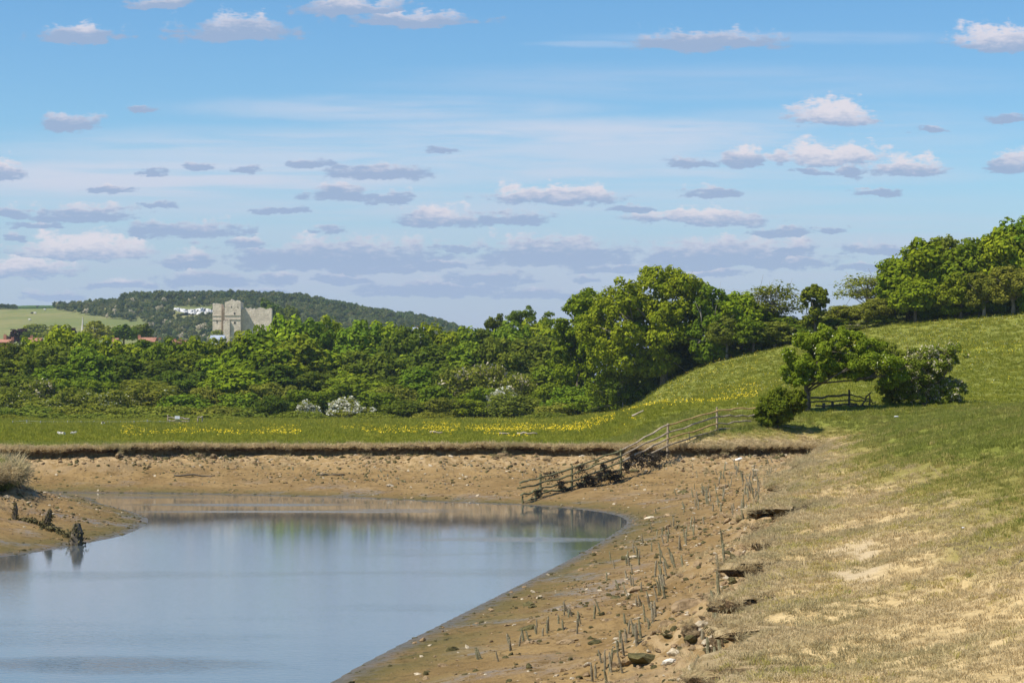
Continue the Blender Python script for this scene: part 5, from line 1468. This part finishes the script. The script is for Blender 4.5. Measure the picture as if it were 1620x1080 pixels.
# ------------------------------------------------------------------ wire fence and broken rails at the meadow's far edge
GREYP = mat_simple('post_grey', (0.30, 0.31, 0.32), (0.48, 0.49, 0.50), 5.0, 0.8)
def build_wire_fence():
    D = 236.0
    xs = [20, 42.5, 64, 85, 107, 128, 149, 170, 191, 212, 233, 238, 253, 268]
    base = P(140, 676, D); base[2] = zat(base[0], D)
    root = empty('wire_fence', tuple(base), 0, label='wire stock fence on grey posts along the far edge of the meadow', category='fence')
    tops = []
    for i, x in enumerate(xs):
        b = P(x, 676, D); b[2] = zat(b[0], D) ; t = b.copy(); t[2] = P(x, 665.5 - (1.5 if i in (1, 10) else 0), D)[2]
        V, F = post(b - base, t - base, .06, 820 + i); add_obj('post', new_mesh('wire_post', V, F), GREYP, root); tops.append(t - base)
    for j in range(3):
        parts = []
        for p, q in zip(tops[:-1], tops[1:]):
            d = np.array([0, -.05, -.08 - .24 * j]); parts.append(tube([p + d, q + d], [.012, .012], 4))
        V, F = join(parts); add_obj('wire', new_mesh('wire', V, F), GREYP, root)
build_wire_fence()
def build_stile():
    D = 240.0
    base = P(292, 674, D); base[2] = zat(base[0], D)
    root = empty('rail_fence', tuple(base), 0, label='pale broken post-and-rail section in the far fence below the brambles', category='fence')
    for i, (x, yt) in enumerate([(265.5, 656), (299, 661), (313, 661.5), (320, 657.5)]):
        b = P(x, 675, D); b[2] = zat(b[0], D); t = P(x, yt, D)
        V, F = post(b - base, t - base, .10, 840 + i); add_obj('post', new_mesh('stile_post', V, F), RAILW, root)
    for i, (x0, y0, x1, y1) in enumerate([(266, 660, 299, 662), (266, 664.5, 299, 666), (268, 668, 299, 667.5), (313, 659.5, 320, 659)]):
        V, F = rail(P(x0, y0, D - .12) - base, P(x1, y1, D - .12) - base, .09, .08, 850 + i); add_obj('rail', new_mesh('stile_rail', V, F), DRIFT, root)
    c = P(280.5, 660, D - .25) - base
    V, F = box(c[0] - .3, c[0] + .3, c[1] - .03, c[1] + .03, c[2] - .18, c[2] + .18)
    add_obj('notice_board', new_mesh('notice', V, F), PAPER, root)
build_stile()

# ------------------------------------------------------------------ lambs and ewe
FLEECE = mat_simple('fleece', (0.55, 0.50, 0.42), (0.74, 0.70, 0.62), 8.0, 0.95, 0.5)
DARKF = mat_simple('fleece_dark', (0.035, 0.025, 0.02), (0.08, 0.06, 0.05), 8.0, 0.9)
def sheep(name, loc, rz, s, lying, dark_head, label):
    verts = [(-.42, 0, .58), (-.1, 0, .62), (.25, 0, .6), (.42, 0, .68), (.56, 0, .84), (.74, 0, .8)]
    rad = [.19, .25, .24, .17, .12, .065]
    edges = [(0, 1), (1, 2), (2, 3), (3, 4), (4, 5)]
    legz = .02 if not lying else .34
    for (x, y, at) in ((-.34, .13, 0), (-.34, -.13, 0), (.27, .12, 2), (.27, -.12, 2)):
        i = len(verts); verts += [(x + (.05 if x < 0 else 0), y, .36 if not lying else .42), (x - .02 if not lying else x + .2, y * 1.0, legz)]; rad += [.075, .04]; edges += [(at, i), (i, i + 1)]
    for sgn in (1, -1):
        i = len(verts); verts.append((.52, .15 * sgn, .88)); rad.append(.03); edges.append((4, i))
    i = len(verts); verts.append((-.58, 0, .5)); rad.append(.05); edges.append((0, i))
    me = bpy.data.meshes.new(name); me.from_pydata(verts, edges, []); me.materials.append(FLEECE)
    o = add_obj(name, me, None, None, loc, label=label, category='sheep' if 'ewe' in label else 'lamb')
    sk = o.modifiers.new('skin', 'SKIN')
    for v, q in zip(me.skin_vertices[0].data, rad): v.radius = (q, q)
    me.skin_vertices[0].data[1].use_root = True
    ss = o.modifiers.new('sub', 'SUBSURF'); ss.levels = 1; ss.render_levels = 2
    o.scale = (s, s, s); o.rotation_euler = (0, 0, rz)
    c = np.array([(.60, 0, .85), (.70, 0, .81)]) if dark_head else np.array([(0.1, 0.12, .78)])
    V, F = tube([(.5, 0, .86), (.62, 0, .85), (.8, 0, .79)] if dark_head else [(.0, -.02, .80), (.12, -.02, .82), (.22, -.02, .80)], [.10, .135, .05] if dark_head else [.1, .19, .1], 8)
    add_obj('dark_patch', new_mesh('dark_patch', V, F, True), DARKF, o)
    return o
def sheep_at(x, y, D, rz, s, lying, dh, lab):
    p = P(x, y, D); z = p[2]
    sheep('sheep' if 'ewe' in lab else 'lamb', (p[0], D, z - (0.34 * s if lying else 0)), rz, s, lying, dh, lab)
    return
for (x, y, D, rz, s, ly, dh, lab) in [(98, 691, 158, R(175), .55, True, False, 'white and brown lamb lying on the meadow edge nearer the river'), (115.5, 689, 160, R(10), .42, True, False, 'smaller pale lamb lying beside the brown-patched one'), (163, 676, 225, R(-80), .85, True, True, 'black-headed white ewe resting by the wire fence')]:
    p = P(x, y, D); zz = zat(p[0], D)
    sheep('sheep' if dh else 'lamb', (p[0], D, max(p[2], zz) - .34 * s + .12), rz, s, ly, dh, lab)

# ------------------------------------------------------------------ chalk downs
RX = [-150, 0, 100, 150, 200, 300, 400, 470, 540, 600, 660, 720, 800, 900, 1100]
RY = [487, 482, 479, 474, 473, 472, 471, 476, 489, 501, 510, 524, 556, 600, 632]
def hill_z(X, Y):
    u = X / Y
    px = 810 + u * FPX * 1.0005
    ry = np.interp(px, RX, RY)
    h = (640 - ry) / FPX * 1900
    prof = np.interp(Y, [1000, 1200, 1450, 1650, 1800, 1900, 2100, 2700], [0, 0.10, 0.42, 0.72, 0.92, 1.0, 0.98, 0.6])
    return 3 + h * prof + 3.0 * fbm(X * 0.012, Y * 0.012, 3, 901)
def build_hill():
    us = np.linspace(-0.42, 0.12, 150); ys = np.linspace(1000, 2700, 120)
    U, Yg = np.meshgrid(us, ys); Xg = U * Yg
    z = hill_z(Xg.ravel(), Yg.ravel())
    idx = np.arange(U.size).reshape(U.shape)
    f = np.stack([idx[:-1, :-1], idx[:-1, 1:], idx[1:, 1:], idx[1:, :-1]], -1).reshape(-1, 4)
    me = new_mesh('hill', np.column_stack([Xg.ravel(), Yg.ravel(), z]), f, True)
    px = 810 + U.ravel() * FPX
    a = me.attributes.new('crop', 'FLOAT', 'POINT'); a.data.foreach_set('value', ((Yg.ravel() > 1830) & (px < 190)).astype(np.float32))
    m, nt, out = mat_new('down_grass')
    geo = N(nt, 'ShaderNodeNewGeometry')
    n1 = NOISE(nt, geo.outputs['Position'], 0.012, 5, 0.6); n2 = NOISE(nt, geo.outputs['Position'], 0.15, 4, 0.6)
    c = MIX(nt, SS(nt, n1, 0.35, 0.65), (0.135, 0.155, 0.052), (0.205, 0.190, 0.078))
    c = MIX(nt, SS(nt, n2, 0.5, 0.7, 0, .4), c, (0.10, 0.125, 0.04))
    at = N(nt, 'ShaderNodeAttribute'); at.attribute_name = 'crop'
    c = MIX(nt, at.outputs['Fac'], c, (0.055, 0.095, 0.030))
    b = N(nt, 'ShaderNodeBsdfDiffuse'); L(nt, c, b.inputs[0]); L(nt, b.outputs[0], out.inputs[0])
    add_obj('hill', me, m, kind='structure')
build_hill()
def on_hill(px, py):
    u, v = ray(px, py)
    D = np.arange(1050, 2000, 4.0)
    z = hill_z(u * D, D); r = CAMZ + v * D
    k = int(np.argmax(r <= z))
    if r[k] > z[k]: k = int(np.argmin(r - z))
    return np.array([u * D[k], D[k], z[k]])

# hanging wood and scrub on the downs: one mass
r_ = np.random.default_rng(911)
n = 9000
px = r_.uniform(60, 830, n); Y = 1000 + 930 * np.sqrt(r_.random(n)) 
u = (px - 810) / FPX; X = u * Y; z = hill_z(X, Y)
py = 640 - (z - CAMZ) / Y * FPX
edge = np.interp(px, [60, 90, 231, 320, 900], [470, 491, 513, 560, 700])
wood = (py < edge) & ((px > 118) | (py > 478)) & ((px > 190) | (Y < 1830))
low = (px > 231)
wood |= low & (py < 600)
chalk = (px > 272) & (px < 338) & (py > 485) & (py < 502)
ridge = sstep(1780, 1880, Y) * (px > 190)
size = np.where(ridge > .5, r_.uniform(6, 11, n), r_.uniform(3, 7.5, n))
dense = np.where(ridge > .5, 1.0, 0.55 + 0.5 * (fbm(X * .012, Y * .012, 3, 912) > -0.2))
ok = wood & ~chalk & (r_.random(n) < dense)
X, Y, z, size, ridge, px = X[ok], Y[ok], z[ok], size[ok], ridge[ok], px[ok]
n = len(X)
FARP = []
for i, (mt, sd_) in enumerate([('far', 1), ('far', 2), ('scrub', 3), ('scrub', 4), ('scrub', 5), ('far', 6)]):
    rr = np.random.default_rng(920 + sd_)
    lob = round_lobes(rr, 1.0, .52, .0, 16, .24, .42)
    me, _ = leaf_mesh('far_crown_%d' % i, lob, 420, .14, rr, LEAF[mt], 4, squash_z0=0.0)
    FARP.append((me, LEAF[mt]))
rr = np.random.default_rng(930); lob = round_lobes(rr, 1.0, .52, .0, 16, .24, .42)
me, _ = leaf_mesh('far_crown_blossom', lob, 420, .14, rr, LEAF['cream'], 4, squash_z0=0.0)
FARP.append((me, LEAF['cream']))
idx = np.where(ridge > .5, r_.choice([0, 1, 5, 0, 3], n), r_.choice([0, 2, 3, 4, 2, 1], n))
idx = np.where((r_.random(n) < .05) & (ridge < .5) & (px < 340), 6, idx)
scatter('hillside_wood', np.column_stack([X, Y, z - .4]), np.column_stack([np.zeros(n), np.zeros(n), r_.uniform(0, 6.28, n)]), np.column_stack([size * 1.05, size * 1.05, size]), idx, FARP, 'mixed woodland and scrub covering the far chalk hill', 'woodland')
# hedge lines on the bare down
hp = [on_hill(x, 489 + r_.normal() * .5) for x in np.linspace(-10, 24, 22)] + [on_hill(x, 488.3 - x * 0.012) for x in np.linspace(24, 100, 36)]
hp = np.array(hp); n = len(hp); s = np.where(np.arange(n) < 22, 4.2, 1.2) * r_.uniform(.8, 1.3, n)
scatter('field_hedge', hp - np.array([0, 0, .3]), np.column_stack([np.zeros(n), np.zeros(n), r_.uniform(0, 6.28, n)]), np.column_stack([s * 1.2, s * 1.2, s]), r_.integers(0, 2, n), [(m.copy(), LEAF['far']) for m, _ in FARP[:2]], 'dark hedge line across the bare down', 'hedge')
CHALKF = mat_simple('chalk_face', (0.40, 0.39, 0.37), (0.60, 0.59, 0.56), .12, 0.95, 0.8, .3)
def build_chalk():
    r = np.random.default_rng(940)
    cols = 34
    V = []
    tops = np.interp(np.linspace(0, 1, cols), [0, .15, .3, .55, .7, .85, 1], [487, 487, 489, 489, 486.5, 488, 491]); bots = np.interp(np.linspace(0, 1, cols), [0, .2, .5, .8, 1], [491, 493.5, 497.5, 497.5, 500])
    b0 = on_hill(305, 497); D0 = b0[1] - 14
    rowsn = 6
    for j in range(rowsn):
        for i in range(cols):
            x = 275 + 62 * i / (cols - 1); t = j / (rowsn - 1)
            V.append(P(x + r.normal() * .4, tops[i] * (1 - t) + bots[i] * t + r.normal() * .25, D0 + 14 * (1 - t) + r.normal() * 2.2 - 4 * math.sin(i * .9)))
    F = [(j * cols + i, j * cols + i + 1, (j + 1) * cols + i + 1, (j + 1) * cols + i) for j in range(rowsn - 1) for i in range(cols - 1)]
    V = np.array(V)
    bk = V.copy(); bk[:, 1] += 26
    k = len(V)
    F2 = [tuple(q + k for q in reversed(f)) for f in F]
    top = [(i, k + i, k + i + 1, i + 1) for i in range(cols - 1)]
    add_obj('chalk_cliff', new_mesh('chalk_cliff', np.vstack([V, bk]), F + F2 + top), CHALKF, label='white chalk quarry face on the wooded hill beside the castle', category='cliff')
build_chalk()
for i, (x, y, dk, lab) in enumerate([(47, 508, False, 'lowest grazing cow on the bare down'), (50.5, 497.5, True, 'left of a pair of grazing cows on the bare down'), (55.5, 497, False, 'right of a pair of grazing cows on the bare down'), (59, 487, True, 'dark grazing cow highest on the bare down'), (71, 492, False, 'pale grazing cow nearest the wooded hill')]):
    h = on_hill(x, y)
    o = sheep('cow', tuple(h), R(20 if i % 2 else 170), 2.2, False, True, lab); o['category'] = 'cow'
    if dk: o.data.materials.clear(); o.data.materials.append(DARKF)

# ------------------------------------------------------------------ castle keep
def mat_castle():
    m, nt, out = mat_new('castle_flint')
    tc = N(nt, 'ShaderNodeTexCoord')
    n1 = NOISE(nt, tc.outputs['Object'], .35, 5, .65); n2 = NOISE(nt, tc.outputs['Object'], 1.6, 4, .65)
    c = MIX(nt, SS(nt, n1, .35, .65), (.50, .415, .32), (.68, .575, .45))
    c = MIX(nt, SS(nt, n2, .5, .68, 0, .7), c, (.42, .34, .25))
    b = N(nt, 'ShaderNodeBsdfPrincipled'); L(nt, c, b.inputs['Base Color']); b.inputs['Roughness'].default_value = .95
    bp = N(nt, 'ShaderNodeBump'); setin(bp, {'Strength': .8, 'Distance': .4}); L(nt, n2, bp.inputs['Height']); L(nt, bp.outputs[0], b.inputs['Normal'])
    L(nt, b.outputs[0], out.inputs[0]); return m
CASTLE = mat_castle()
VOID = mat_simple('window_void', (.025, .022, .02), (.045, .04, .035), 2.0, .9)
DRESS = mat_simple('dressed_stone', (.44, .37, .28), (.58, .50, .40), 1.0, .9)
def ragged_wall(x0, x1, y0, y1, z0, tops, seed, holes=()):
    """a masonry block with an irregular ruined top: tops = list of (fraction, height)"""
    r = np.random.default_rng(seed)
    n = max(8, int((x1 - x0) / .8))
    fr = np.linspace(0, 1, n + 1); hs = np.interp(fr, [t[0] for t in tops], [t[1] for t in tops]) + r.normal(size=n + 1) * .25
    V = []; F = []
    for i in range(n + 1):
        x = x0 + (x1 - x0) * fr[i]
        V += [(x, y0, z0), (x, y0, hs[i]), (x, y1, hs[i] + r.normal() * .2), (x, y1, z0)]
    for i in range(n):
        a = i * 4; b = a + 4
        F += [(a, b, b + 1, a + 1), (a + 1, b + 1, b + 2, a + 2), (a + 2, b + 2, b + 3, a + 3)]
    F += [(0, 1, 2, 3), tuple(n * 4 + k for k in (3, 2, 1, 0))]
    return V, F
def build_castle():
    D = 1000.0
    base = P(385, 545, D)
    root = empty('castle_keep', tuple(base), 0, label='ruined flint castle keep with two towers rising above the wood', category='castle')
    X = lambda x: (x - 385) / FPX * D
    Z = lambda y: (545 - y) / FPX * D
    def cren(y, lo, k):
        out = []
        for i in range(k):
            a = i / k; b = (i + .55) / k
            out += [(a, Z(y)), (b - .01, Z(y)), (b, Z(y + lo)), ((i + 1) / k - .01, Z(y + lo))]
        return out
    add_obj('tower', new_mesh('castle_tower', *ragged_wall(X(337.5), X(351.5), -3.0, 6, 0, cren(480, 2.0, 3) + [(1, Z(481))], 951)), CASTLE, root)
    add_obj('wall', new_mesh('castle_wall', *ragged_wall(X(351.4), X(358.5), -1.2, 5, 0, [(0, Z(482)), (.2, Z(489)), (.5, Z(492)), (.7, Z(488)), (1, Z(481))], 952)), CASTLE, root)
    t = add_obj('tower', new_mesh('castle_tower', *ragged_wall(X(358), X(383), -6.0, 4, 0, [(0, Z(479)), (.22, Z(478.5)), (.23, Z(476)), (.38, Z(476.5)), (.39, Z(475)), (.55, Z(475)), (.56, Z(477.5)), (.75, Z(477.5)), (.76, Z(476.5)), (1, Z(478))], 953)), CASTLE, root)
    cw = [(0, Z(488)), (.1, Z(487.5)), (.12, Z(489)), (.2, Z(489)), (.26, Z(487)), (.33, Z(489.5)), (.5, Z(489)), (.55, Z(487.5)), (.66, Z(487)), (.7, Z(489)), (.8, Z(488.5)), (.84, Z(489.5)), (.93, Z(488)), (1, Z(489.5))]
    add_obj('curtain_wall', new_mesh('castle_curtain', *ragged_wall(X(383.2), X(430), -1.5, 3, 0, cw, 954)), CASTLE, root)
    add_obj('buttress', new_mesh('castle_buttress', *ragged_wall(X(356.5), X(366.5), -7.2, -5.9, 0, [(0, Z(508)), (1, Z(507))], 955)), CASTLE, root)
    for (x, y, w, h) in [(373.5, 496.6, 2.0, 3.0), (363, 511, 2.2, 2.4), (374, 511, 2.6, 2.8), (344.5, 509, 1.3, 4.5), (368.5, 486, 1.0, 1.8), (378.5, 486.5, 1.0, 1.6)]:
        yy = -6.0 if x > 358 else -3.0
        f = add_obj('window', new_mesh('castle_window', *box(X(x - w * .75), X(x + w * .75), yy - .10, yy + .3, Z(y + h * .65), Z(y - h * .65))), DRESS, root)
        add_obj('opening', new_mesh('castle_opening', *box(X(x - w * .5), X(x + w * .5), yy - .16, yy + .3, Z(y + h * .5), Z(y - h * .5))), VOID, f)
    for y in (499.5, 506):
        add_obj('string_course', new_mesh('castle_course', *box(X(337.2), X(352), -3.25, -3.0, Z(y + .4), Z(y - .4))), DRESS, root)
        add_obj('string_course', new_mesh('castle_course', *box(X(357.8), X(383.3), -6.25, -6.0, Z(y + .4), Z(y - .4))), DRESS, root)
build_castle()

# trees round the castle and the village
for (k, x, yt, yb, w, D, lab) in [('far_dark', 430, 473, 540, 46, 1050, 'dark round tree towering behind the castle curtain wall'), ('far_dark', 458, 483, 545, 40, 1040, 'dark tree sloping down east of the castle'), ('far_mid', 345, 521, 550, 26, 960, 'small bright mound of bush at the castle\'s foot'),
                                  ('far_mid', 150, 507, 555, 50, 720, 'pale feathery tree next to the church spire'), ('far_purple', 31, 519, 550, 36, 780, 'purple-leaved tree among the village roofs'), ('far_purple', 113, 518, 550, 22, 760, 'small purple-leaved tree just before the spire'), ('far_dark', 48, 524, 550, 30, 760, 'dark green tree against the purple-leaved one'),
                                  ('far_mid', 60, 512, 545, 60, 1000, 'wide grey-green tree at the foot of the bare down'), ('far_mid', 88, 514, 545, 44, 980, 'grey-green tree between bare down and spire'), ('far_dark', 196, 513, 550, 50, 740, 'broad dark tree in the village right of the spire'), ('far_dark', 222, 512, 550, 40, 770, 'second broad dark tree above the orange roofs'), ('far_dark', 268, 530, 552, 22, 760, 'small dark tree beside the orange roofs')]:
    place('village_tree', k, x, yt, w, D, lab, 'tree', None, None, yb)

# ------------------------------------------------------------------ village
TILE = mat_simple('roof_tile', (.24, .105, .065), (.34, .165, .105), .6, .9)
BRICK = mat_simple('chimney_brick', (.27, .11, .07), (.40, .19, .12), .8, .9)
RENDERW = mat_simple('white_render', (.62, .60, .56), (.78, .76, .72), .4, .85)
SLATE = mat_simple('roof_slate', (.20, .22, .26), (.30, .33, .38), .5, .6)
STONE = mat_simple('spire_stone', (.46, .41, .34), (.62, .57, .50), .4, .9)
def house(x0, x1, yr, ye, D, roof, wall, chim, label, gable_front=False):
    c = P((x0 + x1) / 2, ye, D)
    w = (x1 - x0) / FPX * D; hr = (ye - yr) / FPX * D; zb = -(c[2] - 3.0)
    root = empty('house', tuple(c), 0, label=label, category='house')
    zb = max(zb, -9.0)
    d = 7.0
    add_obj('wall', new_mesh('house_wall', *box(-w / 2 + .2, w / 2 - .2, .2, d - .2, zb, 0)), wall, root)
    e = .25
    if gable_front:
        V = [(-w / 2, 0, 0), (w / 2, 0, 0), (0, 0, hr), (-w / 2, d, 0), (w / 2, d, 0), (0, d, hr)]
        F = [(0, 1, 2), (5, 4, 3), (0, 2, 5, 3), (1, 4, 5, 2), (0, 3, 4, 1)]
    else:
        V = [(-w / 2 - e, -e, -.1), (w / 2 + e, -e, -.1), (w / 2 + e, d / 2, hr), (-w / 2 - e, d / 2, hr), (-w / 2 - e, d + e, -.1), (w / 2 + e, d + e, -.1)]
        F = [(0, 1, 2, 3), (3, 2, 5, 4), (0, 3, 4), (1, 5, 2), (0, 4, 5, 1)]
    ro = add_obj('roof', new_mesh('house_roof', V, F), roof, root)
    for (cx, ct) in chim:
        x = (cx - (x0 + x1) / 2) / FPX * D; zt = (ye - ct) / FPX * D
        ch = add_obj('chimney', new_mesh('chimney', *box(x - .5, x + .5, d / 2 - .4, d / 2 + .4, hr * .5, zt - .35)), BRICK, ro)
        for s in (-.22, .22):
            V, F = tube([(x + s, d / 2, zt - .4), (x + s, d / 2, zt)], [.13, .11], 7); root_p = add_obj('chimney_pot', new_mesh('pot', V, F), TILE, ro)
house(-12, 14, 536, 541, 700, TILE, BRICK, [(4, 527.5), (16, 532)], 'red-tiled house at the edge of the village with two chimneys')
house(42, 62, 533.5, 541, 690, TILE, BRICK, [(46.5, 529)], 'orange-tiled house with one tall chimney before the bare down')
house(218, 244, 533, 540, 690, TILE, BRICK, [(217.5, 528.5), (237, 534.5), (250, 533)], 'long orange-tiled house with three chimneys below the dark trees')
house(264, 292, 537.5, 541, 700, TILE, BRICK, [(274, 535), (283, 533)], 'red-roofed house half hidden by the wood near the castle')
house(332, 353, 529.5, 537, 720, SLATE, RENDERW, [], 'slate-roofed house at the foot of the castle')
house(653, 670, 517, 522.5, 900, SLATE, RENDERW, [(660, 515)], 'white house with slate roof on the skyline where the far hill drops', False)
house(176, 184, 534, 540, 690, TILE, BRICK, [(177, 532.5)], 'small red-roofed house beside the white turret')
def spire():
    D = 740.0
    b = P(128.5, 545, D)
    root = empty('church', tuple(b), 0, label='slender pale stone church spire above the village', category='church')
    s = D / FPX
    add_obj('tower', new_mesh('church_tower', *box(-2.2 * 1.0, 2.2, 0, 4.4, 0, (545 - 527) * s)), STONE, root)
    V, F = tube([(0, 2.2, (545 - 527) * s), (0, 2.2, (545 - 521) * s), (0, 2.2, (545 - 501) * s)], [2.6 * s * 4.25 * .95, 2.2 * s * 4, .12], 8)
    V, F = tube([(0, 2.2, (545 - 527) * s), (0, 2.2, (545 - 500) * s)], [2.4 * s * 1.15, .08], 8)
    V = [(v[0], v[1], v[2]) for v in V]
    add_obj('spire', new_mesh('church_spire', V, F), STONE, root)
    t = empty('white_turret', tuple(P(169.5, 548, 690)), 0, label='small white capped turret between the spire and the orange roofs', category='turret')
    s = 690 / FPX
    V, F = tube([(0, 0, 0), (0, 0, (548 - 538) * s), (0, 0, (548 - 537.8) * s), (0, 0, (548 - 536.5) * s), (0, 0, (548 - 536.2) * s), (0, 0, (548 - 533.5) * s)], [.6, .6, .85, .85, .4, .1], 8)
    add_obj('shaft', new_mesh('turret_shaft', V, F), RENDERW, t)
    t2 = empty('white_turret', tuple(P(106, 545, 735)), 0, label='tiny white finial west of the church spire', category='turret')
    V, F = tube([(0, 0, 0), (0, 0, (545 - 525) * s), (0, 0, (545 - 520) * s)], [.5, .45, .08], 8)
    add_obj('shaft', new_mesh('turret_shaft', V, F), RENDERW, t2)
spire()

# ------------------------------------------------------------------ air
def build_haze():
    V, F = box(-2600, 2600, -60, 3000, -4, 190)
    m, nt, out = mat_new('haze')
    v = N(nt, 'ShaderNodeVolumePrincipled')
    setin(v, {'Color': (0.62, 0.79, 1.0, 1), 'Density': HAZE, 'Anisotropy': 0.2})
    L(nt, v.outputs[0], out.inputs['Volume'])
    add_obj('haze', new_mesh('haze', V, F), m, kind='stuff', label='thin blue summer haze over the valley', category='haze')
HAZE = 0.00007
build_haze()
